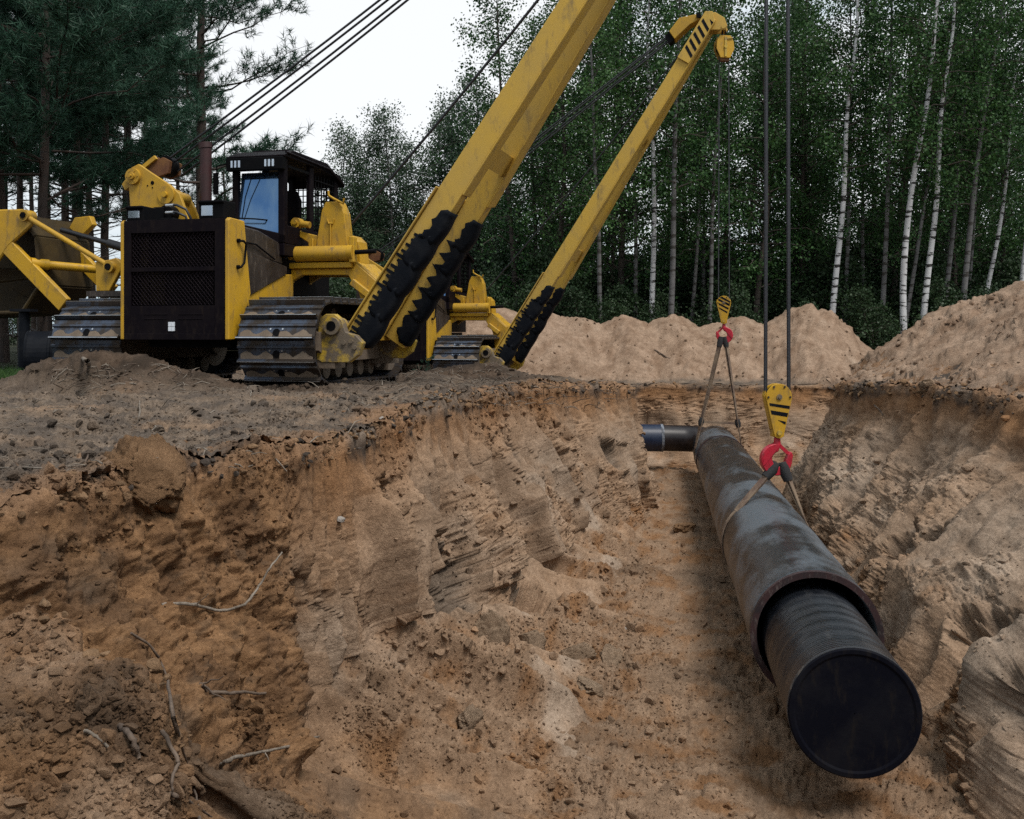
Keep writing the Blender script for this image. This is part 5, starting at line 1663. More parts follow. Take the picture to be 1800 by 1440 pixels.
def clod_mesh(seed, col):
    v, f = clod_shape(seed, 5)
    v = v * (1 + 0.035 * perlin(v[:, 0] * 34, v[:, 1] * 34, v[:, 2] * 34) + 0.05 * (0.5 - worley(v[:, 0] * 7, v[:, 1] * 7, v[:, 2] * 7)[0]))[:, None]
    me = np_mesh('clod', v, f, M['soil'], True)
    at = me.attributes.new('soil', 'FLOAT_COLOR', 'POINT')
    k = 1 + 0.25 * perlin(v[:, 0] * 2, v[:, 1] * 2, v[:, 2] * 2 + seed)
    c = np.ones((len(v), 4), np.float32); c[:, :3] = np.array(col)[None, :] * k[:, None]
    at.data.foreach_set('color', c.ravel())
    return me


OR, BE, GR = (0.235, 0.138, 0.074), (0.33, 0.235, 0.16), (0.105, 0.082, 0.064)
CM = {(c, i): None for c in 'obg' for i in range(3)}
for c, col in (('o', OR), ('b', BE), ('g', GR)):
    for i in range(3):
        CM[(c, i)] = clod_mesh(11 + i * 7 + ord(c), col)
CLODS = [   # photograph position on the ground, size in metres (3), material, label
    (262, 842, (0.26, 0.22, 0.20), 'o', 'large orange block of sand standing on the near left trench edge'),
    (862, 1128, (0.21, 0.17, 0.15), 'b', 'largest angular block at the foot of the left trench wall'),
    (930, 1130, (0.16, 0.14, 0.14), 'b', 'upright block beside the largest one at the wall foot'),
    (1012, 1152, (0.14, 0.12, 0.09), 'b', 'broken block with a pale flat top on the rubble slope'),
    (1075, 1165, (0.12, 0.11, 0.09), 'b', 'rightmost of the fallen blocks at the wall foot, beside the trench floor'),
    (1035, 1210, (0.15, 0.12, 0.08), 'b', 'flat tilted block lying on the rubble below the other fallen blocks'),
    (820, 1265, (0.10, 0.08, 0.07), 'b', 'single lump in the middle of the sandy slope'),
    (1205, 930, (0.16, 0.14, 0.10), 'o', 'dark orange clod on the trench floor left of the casing'),
    (1630, 678, (0.13, 0.11, 0.09), 'b', 'sandy clod lying above the right rim at the foot of the heap'),
]
rs = random.Random(3)
for i, (px, py, sz, c, lab) in enumerate(CLODS):
    p = surf(px, py)
    if p is None:
        continue
    o = mesh_obj('clod', CM[(c, i % 3)], None, p + Vector((0, 0, sz[2] * 0.05)), (rs.uniform(-0.4, 0.4), rs.uniform(-0.4, 0.4), rs.uniform(0, 6)))
    o.scale = [q * 1.25 for q in sz]
    tag(o, lab, 'clod', 'clods and blocks of soil')
for (px, py, s, lab) in ((1100, 1105, 0.03, 'white pebble on the trench floor at the wall foot'),
                         (670, 735, 0.035, 'white stone on the plateau rim above the trench'), (597, 912, 0.05, 'dark grey stone stuck in the scraped wall')):
    p = surf(px, py)
    o = mesh_obj('stone', CM[('g', 1)].copy(), None, p, (0.3, 0.2, px)); o.data.materials[0] = M['stone']; o.scale = (s, s * 0.8, s * 0.55)
    tag(o, lab, 'stone')


def scatter(name, n, region, smin, smax, sub, seed, kind_label, dark=1.0, power=2.5, sink=0.15):
    """crumbs of soil lying on the ground, coloured like the soil they lie on; one joined mesh"""
    rs = np.random.RandomState(seed)
    shapes = [clod_shape(seed + k, sub) for k in range(7)]
    Vs, Fs, Cs = [], [], []
    tot = 0
    for i in range(n):
        x0, x1, y0, y1 = region[rs.randint(len(region))]
        px, py = rs.uniform(x0, x1), rs.uniform(y0, y1)
        d = Vector(((px - 900) / 1750, 1, -(py - 580) / 1750)).normalized()
        h = BVH.ray_cast(Vector((0, 0, CAM_Z)), d)
        if h[0] is None or h[0].y > 34:
            continue
        nz = h[1].z
        if rs.rand() > G_ROUGH[G_F[h[2]][0]] ** 1.3:
            continue
        if rs.rand() > 0.45 + abs(nz):
            continue
        v, f = shapes[rs.randint(7)]
        s = smin + (smax - smin) * rs.rand() ** power
        s *= 0.55 + min(1.6, h[0].y / 11)
        a, b = rs.uniform(0, 6.28), rs.uniform(-0.6, 0.6)
        ca, sa, cb, sb = math.cos(a), math.sin(a), math.cos(b), math.sin(b)
        Rm = np.array([[ca, -sa, 0], [sa, ca, 0], [0, 0, 1]], np.float32) @ np.array([[1, 0, 0], [0, cb, -sb], [0, sb, cb]], np.float32)
        q = (v * s) @ Rm.T
        q[:, 2] *= 0.8
        Vs.append(q + np.array(h[0][:], np.float32) + np.array(h[1][:], np.float32) * s * sink)
        Fs.append(f + tot); tot += len(v)
        c = G_COL[G_F[h[2]][0]] * rs.uniform(0.78, 1.18) * dark
        Cs.append(np.broadcast_to(np.append(c, 1.0).astype(np.float32), (len(v), 4)))
    me = np_mesh(name, np.concatenate(Vs), np.concatenate(Fs), M['soil'], False)
    at = me.attributes.new('soil', 'FLOAT_COLOR', 'POINT')
    at.data.foreach_set('color', np.ascontiguousarray(np.concatenate(Cs)).ravel())
    o = mesh_obj(name, me); tag(o, kind_label, kind='stuff')
    return o


TREN = [(560, 1200, 1080, 1440), (900, 1330, 820, 1440), (640, 1150, 760, 1200), (1400, 1800, 700, 1440), (330, 700, 1240, 1440)]
PLAT = [(0, 1000, 650, 860), (0, 520, 690, 860), (400, 1000, 680, 770)]
FACE = [(0, 520, 840, 1440), (0, 330, 1230, 1440)]
HEAP = [(900, 1540, 545, 670), (1480, 1800, 500, 730), (1130, 1450, 690, 800)]
scatter('soil_rubble', 2200, TREN, 0.008, 0.052, 2, 101, 'loose lumps of sand on the trench slopes and floor', 0.95, 4.5)
scatter('soil_rubble', 26000, TREN + FACE, 0.004, 0.016, 1, 131, 'small crumbs of sand on the trench slopes', 0.9, 2.0)
scatter('plateau_rubble', 1500, PLAT, 0.008, 0.045, 2, 161, 'grey soil lumps on the rutted plateau', 0.9, 3.5)
scatter('plateau_rubble', 5000, PLAT, 0.004, 0.014, 1, 191, 'small grey soil crumbs on the rutted plateau', 0.85, 1.8)
scatter('face_rubble', 1400, FACE, 0.006, 0.035, 2, 221, 'lumps clinging to the near left face', 0.95, 3.5)
scatter('heap_rubble', 2200, HEAP, 0.006, 0.035, 1, 251, 'small lumps on the sand heaps', 0.85, 3.5)


def rim_clods(n, seed):
    """broken turf and clods along the trench rim"""
    rs = np.random.RandomState(seed)
    shapes = [clod_shape(seed + k, 2) for k in range(6)]
    Vs, Fs, Cs = [], [], []
    tot = 0
    for i in range(n):
        p = RIM_PTS[rs.randint(len(RIM_PTS))]
        v, f = shapes[rs.randint(6)]
        s = (0.006 + 0.034 * rs.rand() ** 2.6) * (0.6 + min(1.3, p[1] / 12))
        a = rs.uniform(0, 6.28); ca, sa = math.cos(a), math.sin(a)
        q = (v * s) @ np.array([[ca, sa, 0], [-sa, ca, 0], [0, 0, 0.75]], np.float32)
        Vs.append(q + p + rs.normal(size=3) * 0.02); Fs.append(f + tot); tot += len(v)
        k = perlin(np.array([p[0] * 1.3]), np.array([p[1] * 1.3]), np.array([5.0]))[0] + rs.normal() * 0.25
        c = np.array((0.075, 0.060, 0.050) if (k > 0.30 and p[1] > 4.8) else (0.235, 0.145, 0.082)) * rs.uniform(0.75, 1.25)
        Cs.append(np.broadcast_to(np.append(c, 1.0).astype(np.float32), (len(v), 4)))
    me = np_mesh('rim_rubble', np.concatenate(Vs), np.concatenate(Fs), M['soil'], False)
    at = me.attributes.new('soil', 'FLOAT_COLOR', 'POINT')
    at.data.foreach_set('color', np.ascontiguousarray(np.concatenate(Cs)).ravel())
    tag(mesh_obj('rim_rubble', me), 'crumbled turf and clods along the trench rim', kind='stuff')


rim_clods(2000, 281)


def root_thing(name, cat, label, pts, r0, r1, mat, forks=(), lift=0.03, z_over=None, ground_ends=True):
    """a dead root or branch laid along points seen on the ground; the middle may stand free of it"""
    P = []
    for i, (px, py, out) in enumerate(pts):
        d = Vector(((px - 900) / 1750, 1, -(py - 580) / 1750))
        h = surf(px, py)
        k = (h.y - out) if h is not None else 5.0
        P.append(Vector((0, 0, CAM_Z)) + d * k)
    # smooth path
    Q = []
    for i in range(len(P) - 1):
        a = P[max(i - 1, 0)]; b = P[i]; c = P[i + 1]; e = P[min(i + 2, len(P) - 1)]
        for t in np.linspace(0, 1, 7)[:-1]:
            t = float(t)
            Q.append(0.5 * ((2 * b) + (c - a) * t + (2 * a - 5 * b + 4 * c - e) * t * t + (3 * b - a - 3 * c + e) * t ** 3))
    Q.append(P[-1])
    rr = random.Random(len(label))
    Q = [q + Vector((rr.uniform(-1, 1), rr.uniform(-1, 1), rr.uniform(-1, 1))) * r0 * 0.35 for q in Q]
    o0 = Q[0]
    root = empty(name, o0); tag(root, label, cat)
    mb = MB(); mb.tube([q - o0 for q in Q], [(r0 + (r1 - r0) * i / (len(Q) - 1)) * rr.uniform(0.85, 1.15) for i in range(len(Q))], 8)
    mb.build('stem', mat, root)
    for (ti, vec, ln) in forks:
        q = Q[int(ti * (len(Q) - 1))]
        v = Vector(vec).normalized()
        pts2 = [q - o0 + v * ln * t + Vector((rr.uniform(-1, 1), rr.uniform(-1, 1), rr.uniform(-1, 1))) * ln * 0.06 for t in (0, 0.25, 0.5, 0.75, 1)]
        mb = MB(); mb.tube(pts2, [r1 * 0.9 + (0.002 - r1 * 0.9) * t for t in (0, 0.25, 0.5, 0.75, 1)], 6); mb.build('twig', mat, root)
    return root


root_thing('dead_branch', 'branch', 'bleached bent branch sticking out of the near left face', [(285, 1063, 0.0), (335, 1062, 0.06), (385, 1073, 0.12), (430, 1062, 0.18), (455, 1030, 0.25), (475, 998, 0.3), (495, 972, 0.35)], 0.010, 0.005, M['wood'], [(0.2, (0.6, -0.2, 0.5), 0.10), (0.1, (-0.5, -0.4, -0.3), 0.12)])
root_thing('hanging_root', 'root', 'long thin root hanging down the near left face', [(230, 1113, 0.05), (268, 1140, 0.12), (292, 1185, 0.15), (305, 1260, 0.2), (325, 1330, 0.22), (345, 1400, 0.25), (352, 1445, 0.25)], 0.006, 0.004, M['rootbark'])
root_thing('hanging_root', 'root', 'short thin root left of the long hanging one near the bottom', [(285, 1285, 0.03), (310, 1330, 0.04), (312, 1345, 0.04), (302, 1370, 0.03), (303, 1392, 0.02)], 0.005, 0.003, M['rootbark'])
root_thing('broken_root', 'root', 'forked broken root pointing right out of the face, halfway down the corner', [(352, 1202, 0.0), (372, 1218, 0.06), (420, 1217, 0.12), (466, 1219, 0.18)], 0.012, 0.007, M['rootbark'], [(0.1, (0.9, -0.3, 0.35), 0.14), (0.15, (0.8, -0.2, -0.45), 0.13)])
root_thing('dead_branch', 'branch', 'grey curved branch lying over the gully below the corner', [(387, 1347, 0.0), (410, 1333, 0.08), (450, 1323, 0.10), (500, 1314, 0.08), (560, 1294, 0.02)], 0.011, 0.006, M['wood'], [(0.6, (0.3, -0.2, -0.5), 0.05)])
root_thing('broken_root', 'root', 'thin root crossing the bottom edge right of the sandy mound', [(298, 1395, 0.02), (335, 1412, 0.05), (372, 1436, 0.02)], 0.005, 0.003, M['rootbark'])
root_thing('broken_root', 'root', 'pale little root in the face just left of the mound top', [(150, 1285, 0.01), (165, 1292, 0.02), (190, 1313, 0.02)], 0.004, 0.003, M['wood'])
root_thing('broken_root', 'root', 'dark bent root end in the middle of the lower left face', [(210, 1277, 0.01), (232, 1297, 0.05), (245, 1333, 0.02)], 0.008, 0.005, M['rootbark'])
root_thing('broken_stick', 'stick', 'pale broken stick leaning on the dark berm before the left track', [(137, 618, -0.0), (148, 629, 0), (158, 640, 0)], 0.028, 0.02, M['wood'])
root_thing('broken_stick', 'stick', 'upright grey twig standing on the plateau left of the trench', [(243, 740, 0), (246, 722, 0.1), (245, 705, 0.2)], 0.010, 0.006, M['wood'])
root_thing('broken_stick', 'stick', 'short brown twig poking up behind the orange slab', [(150, 812, 0), (155, 800, 0.05), (157, 792, 0.1)], 0.006, 0.003, M['rootbark'])
root_thing('broken_stick', 'stick', 'curved pale root lying on the dark berm', [(195, 679, 0), (212, 675, 0), (240, 675, 0)], 0.016, 0.010, M['wood'])
root_thing('broken_stick', 'stick', 'thin stick lying flat on the ground at the left edge', [(0, 823, 0), (40, 822, 0), (88, 824, 0)], 0.006, 0.004, M['wood'])
root_thing('broken_stick', 'stick', 'black stick lying on the slope of the far sand heap', [(1150, 615, 0), (1172, 628, 0), (1197, 642, 0)], 0.022, 0.012, M['rootbark'])
root_thing('broken_stick', 'stick', 'thin dark twig hanging on the right trench wall', [(1537, 712, 0), (1547, 722, 0.02), (1553, 730, 0)], 0.012, 0.008, M['rootbark'])
root_thing('broken_stick', 'stick', 'hooked light twig on the bare ground before the right track', [(435, 682, 0), (441, 688, 0.05), (440, 697, 0)], 0.010, 0.006, M['wood'])


def litter(name, n, region, ln, rad, seed, label, mat):
    rs = np.random.RandomState(seed)
    mb = MB()
    for i in range(n):
        x0, x1, y0, y1 = region[rs.randint(len(region))]
        p = surf(rs.uniform(x0, x1), rs.uniform(y0, y1))
        if p is None or p.y > 26:
            continue
        l = ln * rs.uniform(0.4, 1.5) * (0.4 + p.y / 14)
        a = rs.uniform(0, 6.28); el = rs.normal() * 0.22
        d = Vector((math.cos(a), math.sin(a), el)) * l
        mid = p + d * 0.5 + Vector((rs.normal(), rs.normal(), abs(rs.normal()))) * l * 0.10
        r = rad * (0.5 + p.y / 14) * rs.uniform(0.6, 1.3)
        mb.tube([p + Vector((0, 0, r)), mid + Vector((0, 0, r)), p + d + Vector((0, 0, r))], [r, r * 0.9, r * 0.5], 4)
    o = mb.build(name, mat); tag(o, label, kind='stuff')


litter('twig_litter', 420, [(90, 450, 640, 690), (0, 700, 680, 830), (640, 900, 640, 690), (600, 1000, 670, 720)], 0.14, 0.0045, 5, 'dry twigs and root bits strewn over the soil', M['wood'])
litter('root_litter', 190, [(90, 450, 640, 690), (640, 960, 640, 690), (800, 1130, 670, 720)], 0.18, 0.005, 9, 'fine dark roots in the soil', M['rootbark'])


def blades(name, n, region, h, seed, label, mat):
    rs = np.random.RandomState(seed)
    vs, fs = [], []
    for i in range(n):
        x0, x1, y0, y1 = region[rs.randint(len(region))]
        x, y = rs.uniform(x0, x1), rs.uniform(y0, y1)
        z = gz(x, y)
        a = rs.uniform(0, 6.28); hh = h * rs.uniform(0.5, 1.3); w = 0.006 + 0.006 * rs.rand()
        dx, dy = math.cos(a), math.sin(a); lx, ly = rs.normal() * hh * 0.35, rs.normal() * hh * 0.35
        k = len(vs)
        vs += [(x - dx * w, y - dy * w, z - 0.02), (x + dx * w, y + dy * w, z - 0.02), (x + lx * 0.4, y + ly * 0.4, z + hh * 0.6), (x + lx, y + ly, z + hh)]
        fs += [(k, k + 1, k + 2), (k, k + 2, k + 3)]
    o = mesh_obj(name, np_mesh(name, np.array(vs), np.array(fs), mat, False)); tag(o, label, kind='stuff')


blades('grass', 6000, [(-9.2, -6.2, 13.0, 16.5), (-8.6, -6.6, 12.6, 14.5)], 0.16, 3, 'short green grass at the edge of the pine wood', M['grassblade'])


# ------------------------------------------------------------------ trees
def np_tube(path, rad, sides):
    """numpy tube: returns verts, quads"""
    P = np.asarray(path, float); rad = np.asarray(rad, float)
    T = np.gradient(P, axis=0); T /= np.linalg.norm(T, axis=1)[:, None] + 1e-9
    ref = np.array([1.0, 0.13, 0.07]) if abs(T[0, 2]) > 0.5 else np.array([0.0, 0.1, 1.0])
    A = ref[None, :] - T * (T @ ref)[:, None]; A /= np.linalg.norm(A, axis=1)[:, None] + 1e-9
    B = np.cross(T, A)
    ang = np.arange(sides) * 2 * PI / sides
    V_ = P[:, None, :] + rad[:, None, None] * (A[:, None, :] * np.cos(ang)[None, :, None] + B[:, None, :] * np.sin(ang)[None, :, None])
    n = len(P)
    i = np.arange(n - 1)[:, None] * sides; k = np.arange(sides)[None, :]; k2 = (k + 1) % sides
    F = np.stack([i + k, i + k2, i + sides + k2, i + sides + k], -1).reshape(-1, 4)
    return V_.reshape(-1, 3), F


class NB:
    def __init__(self): self.v, self.f, self.n = [], [], 0
    def add(self, v, f): self.v.append(v); self.f.append(f + self.n); self.n += len(v)
    def mesh(self, name, mat, smooth=True, mi=None): return np_mesh(name, np.concatenate(self.v), np.concatenate(self.f), mat, smooth, mi)


def leaf_quads(centers, size, rs, droop=0.0):
    """diamond leaves with random orientation"""
    n = len(centers)
    a = rs.normal(size=(n, 3)); a[:, 2] -= droop; a /= np.linalg.norm(a, axis=1)[:, None]
    b = rs.normal(size=(n, 3)); b -= a * (a * b).sum(1)[:, None]; b /= np.linalg.norm(b, axis=1)[:, None]
    s = size * rs.uniform(0.65, 1.3, n)[:, None]
    v = np.stack([centers - a * s * 0.5, centers + b * s * 0.36, centers + a * s * 0.5, centers - b * s * 0.36], 1).reshape(-1, 3)
    f = np.arange(n * 4).reshape(n, 4)
    return v, f


def birch_meshes(seed, H, r0, crown0, spread, nleaf, leaf, bark, leafmat, lean=0.0, nbr=60, twin=False):
    rs = np.random.RandomState(seed)
    tb, cb = NB(), NB()
    t = np.linspace(0, 1, 26)
    wob = np.stack([np.interp(t, np.linspace(0, 1, 7), np.cumsum(rs.normal(size=7)) * 0.17), np.interp(t, np.linspace(0, 1, 7), np.cumsum(rs.normal(size=7)) * 0.17), 0 * t], 1)
    ker = np.array([0.25, 0.5, 0.25])
    for _ in range(3):
        for c in range(2):
            wob[1:-1, c] = np.convolve(wob[:, c], ker, 'valid')
    wob -= wob[0]
    trunk = np.stack([lean * H * t ** 1.2, 0 * t, t * H], 1) + wob
    trunk = np.concatenate([trunk[:1] - [0, 0, 1.2], trunk])
    rad = r0 * np.concatenate([[1.15], (1 - t) ** 0.75 * (1 - 0.12 * t) + 0.05])
    tb.add(*np_tube(trunk, rad, 9))
    tr = trunk[1:]
    pts = []
    for i in range(nbr):
        q = crown0 + (0.98 - crown0) * ((i + rs.rand()) / nbr) ** 0.9
        p0 = np.array([np.interp(q, t, tr[:, c]) for c in range(3)])
        az = rs.uniform(0, 2 * PI)
        env = spread * (math.sin(PI * min(1, 0.18 + 0.82 * (q - crown0) / (1 - crown0))) ** 0.7 + 0.12)
        ln = env * rs.uniform(0.55, 1.15)
        el = rs.uniform(0.35, 0.95)
        s = np.linspace(0, 1, 7)
        d = np.array([math.cos(az), math.sin(az), 0])
        path = p0 + d[None, :] * (ln * s * math.cos(el * 0.6))[:, None] + np.array([0, 0, 1.0])[None, :] * (ln * (math.sin(el) * s - 0.55 * s ** 2.2))[:, None] + np.cumsum(rs.normal(size=(7, 3)), 0) * 0.035 * ln
        br = r0 * (1 - q) * 0.33 + 0.006
        tb.add(*np_tube(path, br * (1 - s * 0.85), 4))
        k = int(nleaf / nbr * (0.4 + 0.6 * ln / spread) * rs.uniform(0.5, 1.4))
        # leaves in drooping sprays along the outer branch
        nsp = max(2, k // 38)
        for _ in range(nsp):
            ss = rs.uniform(0.25, 1.05)
            c = np.array([np.interp(min(ss, 1), s, path[:, j]) for j in range(3)])
            sp = rs.normal(size=(k // nsp, 3)) * np.array([0.15, 0.15, 0.19]) * (0.6 + 0.35 * spread) + np.array([0, 0, -0.12])
            pts.append(c + sp)
    v, f = leaf_quads(np.concatenate(pts), leaf, rs, 0.4)
    cb.add(v, f)
    nt_ = len(tb.f[0]); mi = np.ones(sum(len(q) for q in tb.f), np.int32); mi[:nt_] = 0
    return tb.mesh('trunk', [bark, M['darkbark']], True, mi), cb.mesh('crown', leafmat, False)


def needle_tufts(centers, dirs, ln, n_each, rs):
    n = len(centers)
    c = np.repeat(centers, n_each, 0); d0 = np.repeat(dirs, n_each, 0)
    d = d0 * 0.55 + rs.normal(size=c.shape) * 0.62
    d /= np.linalg.norm(d, axis=1)[:, None]
    w = np.cross(d, rs.normal(size=d.shape)); w /= np.linalg.norm(w, axis=1)[:, None]
    L_ = ln * rs.uniform(0.6, 1.2, len(c))[:, None]
    st = c + d0 * rs.uniform(-0.10, 0.10, len(c))[:, None]
    v = np.stack([st - w * 0.0075, st + w * 0.0075, st + d * L_], 1).reshape(-1, 3)
    return v, np.arange(len(v)).reshape(-1, 3)


def pine_meshes(seed, H, r0, crown0, spread, nbr, tufts, dead=14, ln=0.17):
    rs = np.random.RandomState(seed)
    tb, cb = NB(), NB()
    t = np.linspace(0, 1, 22)
    wob = np.cumsum(rs.normal(size=(22, 3)), 0) * 0.018; wob[:, 2] = 0; wob -= wob[0]
    tr = np.stack([0 * t, 0 * t, t * H], 1) + wob
    path = np.concatenate([tr[:1] - [0, 0, 1.2], tr])
    tb.add(*np_tube(path, r0 * np.concatenate([[1.2], (1 - t) ** 0.8 + 0.04]), 9))
    C_, D_ = [], []
    for i in range(nbr + dead):
        isdead = i >= nbr
        q = crown0 + (0.97 - crown0) * ((i + rs.rand()) / nbr) ** 0.9 if not isdead else crown0 * rs.uniform(0.25, 1.0)
        p0 = np.array([np.interp(q, t, tr[:, c]) for c in range(3)])
        az = rs.uniform(0, 2 * PI)
        env = spread * min(1.0, 1.25 * (1 - q) / (1 - crown0) + 0.18)
        L_ = env * rs.uniform(0.6, 1.15) * (0.7 if isdead else 1)
        el = rs.uniform(-0.15, 0.45) if not isdead else rs.uniform(-0.35, 0.2)
        s = np.linspace(0, 1, 7)
        d = np.array([math.cos(az) * math.cos(el), math.sin(az) * math.cos(el), math.sin(el)])
        bp = p0 + d[None, :] * (L_ * s)[:, None] + np.array([0, 0, 1.0])[None, :] * (0.16 * L_ * s ** 2)[:, None] + np.cumsum(rs.normal(size=(7, 3)), 0) * 0.03 * L_
        tb.add(*np_tube(bp, (r0 * (1 - q) * 0.22 + 0.010) * (1 - s * 0.85), 4))
        nsub = max(3, int(L_ * 4.2))
        for j in range(nsub):
            ss = rs.uniform(0.25, 1.0)
            b0 = np.array([np.interp(ss, s, bp[:, c]) for c in range(3)])
            saz = az + rs.choice([-1, 1]) * rs.uniform(0.4, 1.1)
            sd = np.array([math.cos(saz), math.sin(saz), rs.uniform(0.0, 0.6)]); sd /= np.linalg.norm(sd)
            sl = L_ * rs.uniform(0.18, 0.42) * (1.15 - ss * 0.5)
            u = np.linspace(0, 1, 4)
            sp = b0 + sd[None, :] * (sl * u)[:, None] + np.array([0, 0, 1.0])[None, :] * (0.12 * sl * u ** 2)[:, None]
            tb.add(*np_tube(sp, 0.008 * (1 - 0.7 * u), 3))
            if not isdead:
                m = max(2, int(tufts * sl / 0.5))
                uu = rs.uniform(0.15, 1.05, m)
                cc = np.stack([np.interp(uu, u, sp[:, c]) for c in range(3)], 1) + rs.normal(size=(m, 3)) * 0.07
                C_.append(cc); D_.append(np.repeat((sd * 0.7 + np.array([0, 0, 0.5]))[None, :], m, 0) + rs.normal(size=(m, 3)) * 0.35)
        if not isdead:
            m = max(2, int(tufts * L_ * 0.35))
            uu = rs.uniform(0.6, 1.03, m)
            C_.append(np.stack([np.interp(uu, s, bp[:, c]) for c in range(3)], 1)); D_.append(np.repeat(d[None, :] + [0, 0, 0.3], m, 0))
    Cc, Dd = np.concatenate(C_), np.concatenate(D_)
    Dd /= np.linalg.norm(Dd, axis=1)[:, None]
    v, f = needle_tufts(Cc, Dd, ln, 22, rs)
    return tb.mesh('trunk', M['pinebark']), np_mesh('crown', v, f, M['needles'], False)


def tree(name, label, cat, meshes, loc, rz, sc=1.0, group=None, tilt=(0, 0)):
    root = empty(name, loc, rz)
    root.rotation_euler = (tilt[0], tilt[1], rz)
    root.scale = (sc, sc, sc)
    tag(root, label, cat, group)
    mesh_obj('trunk', meshes[0], root); mesh_obj('crown', meshes[1], root)
    return root


def tree_at(px, Y):            # where a trunk seen at picture column px stands, at distance Y
    return (px - 900) / 1750 * Y


# birch kinds: white and grey trunks with high crowns, bushy ones, and the lower, lighter trees of the far line
BW = [birch_meshes(301 + i, 17.5, 0.108, 0.36, 2.1, 9000, 0.10, M['whitebark'], M['birchleaf'], lean=(0.045, 0.02, 0.0)[i], nbr=70) for i in range(3)]
BG = [birch_meshes(331 + i, 16.5, 0.095, 0.30, 1.9, 9000, 0.10, M['greybark'], M['birchleaf'], lean=(0.05, -0.02, 0.02)[i], nbr=70) for i in range(3)]
BD = [birch_meshes(351 + i, 16.0, 0.12, 0.18, 2.3, 12000, 0.11, M['darkbark'], M['birchleaf'], lean=(0.0, 0.02, -0.02, 0.01)[i], nbr=96) for i in range(4)]
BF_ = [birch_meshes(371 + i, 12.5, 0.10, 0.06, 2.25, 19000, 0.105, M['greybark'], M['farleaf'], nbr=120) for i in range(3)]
BU = [birch_meshes(391 + i, 4.2, 0.04, 0.02, 1.6, 6500, 0.13, M['darkbark'], M['bushleaf'], nbr=56) for i in range(3)]
PN = [pine_meshes(401, 15.5, 0.12, 0.34, 2.4, 64, 6.5), pine_meshes(402, 14.0, 0.105, 0.38, 2.1, 56, 6.5), pine_meshes(403, 16.0, 0.11, 0.44, 2.2, 50, 6.0, dead=26)]
PS = pine_meshes(411, 12.5, 0.15, 0.26, 2.35, 44, 4.2, dead=8)      # the open one beside the sky
PB = pine_meshes(421, 13.5, 0.095, 0.22, 3.2, 92, 8.0, dead=10, ln=0.19)   # dense near crown
PY = pine_meshes(431, 5.2, 0.07, 0.12, 1.2, 30, 5.5, dead=2)

rt = random.Random(77)
GB, GP, GU, GM = 'birches of the wood behind the sand heaps', 'pines of the wood on the left', 'leafy bushes at the foot of the wood', 'lower leafy trees in the far tree line'


def gfar(x, y): return gz(x, y) - 0.1


# front rank of birches over the heaps: column, distance, kind, scale, tilt about the view axis (+ leans right), label
FRONT = [
    (1456, 33.0, BW[1], 1.0, 0.02, 'white birch rising behind the right end of the far sand heap'),
    (1482, 34.5, BG[1], 0.9, 0.03, 'thin pale birch just right of the white one behind the far heap'),
    (1512, 36.0, BG[2], 0.9, 0.0, 'thin grey birch standing left of the gap between the heaps'),
    (1546, 33.5, BG[2], 1.0, 0.01, 'grey birch rising straight out of the gap between the two sand heaps'),
    (1592, 32.0, BW[0], 1.05, 0.03, 'tall white birch, first right of the gap between the heaps'),
    (1578, 33.0, BG[0], 0.8, 0.08, 'thin leaning birch at the foot of the first white birch right of the gap'),
    (1615, 32.5, BW[1], 1.0, 0.03, 'tall white birch, second right of the gap between the heaps'),
    (1648, 33.5, BG[0], 1.0, 0.03, 'dark grey leaning birch beside the pair of white birches'),
    (1680, 33.0, BG[0], 1.1, 0.02, 'grey curved birch above the middle of the right sand heap'),
    (1690, 36.0, BG[2], 0.9, 0.05, 'thin speckled birch behind the curved grey one'),
    (1712, 34.0, BW[2], 0.8, 0.10, 'speckled birch leaning right above the right sand heap'),
    (1793, 33.0, BW[2], 1.0, 0.0, 'white birch at the right edge of the picture'),
    (1752, 38.0, BD[1], 1.0, 0.0, 'dark leafy birch between the leaning speckled one and the picture edge'),
    (1058, 33.0, BG[1], 0.9, -0.05, 'grey birch curving left above the left part of the far heap'),
    (1142, 34.0, BW[2], 0.95, -0.03, 'pale birch behind the middle dip of the far sand heap'),
    (1118, 35.5, BG[1], 0.9, -0.02, 'thin bluish birch left of the pale one behind the middle of the heap'),
    (1175, 33.5, BG[2], 1.15, 0.01, 'thick grey birch behind the far heap, right of the near pale one'),
    (1210, 36.0, BG[0], 0.85, 0.0, 'thin birch between the thick grey trunk and the far hook block'),
    (1242, 34.0, BG[2], 0.9, 0.03, 'slender grey birch just left of the far hook block'),
    (1330, 35.0, BD[0], 1.0, 0.01, 'dark leafy birch behind the far heap left of the thick ropes'),
    (1400, 37.0, BD[1], 1.0, 0.0, 'dark leafy birch behind the heap right of the thick ropes'),
    (985, 36.0, BD[2], 0.95, 0.0, 'dark leafy birch behind the foot of the far boom'),
    (932, 38.0, BD[0], 0.84, -0.01, 'leafy birch between the two booms, its top against the sky'),
    (1280, 38.0, BD[2], 1.0, 0.0, 'leafy birch behind the pulley block of the far boom'),
]
for px, Y, mesh, sc, tilt, lab in FRONT:
    x = tree_at(px, Y)
    tree('birch_tree', lab, 'birch', mesh, (x, Y, gfar(x, Y)), rt.uniform(-0.5, 0.5), sc, GB, (0, tilt))
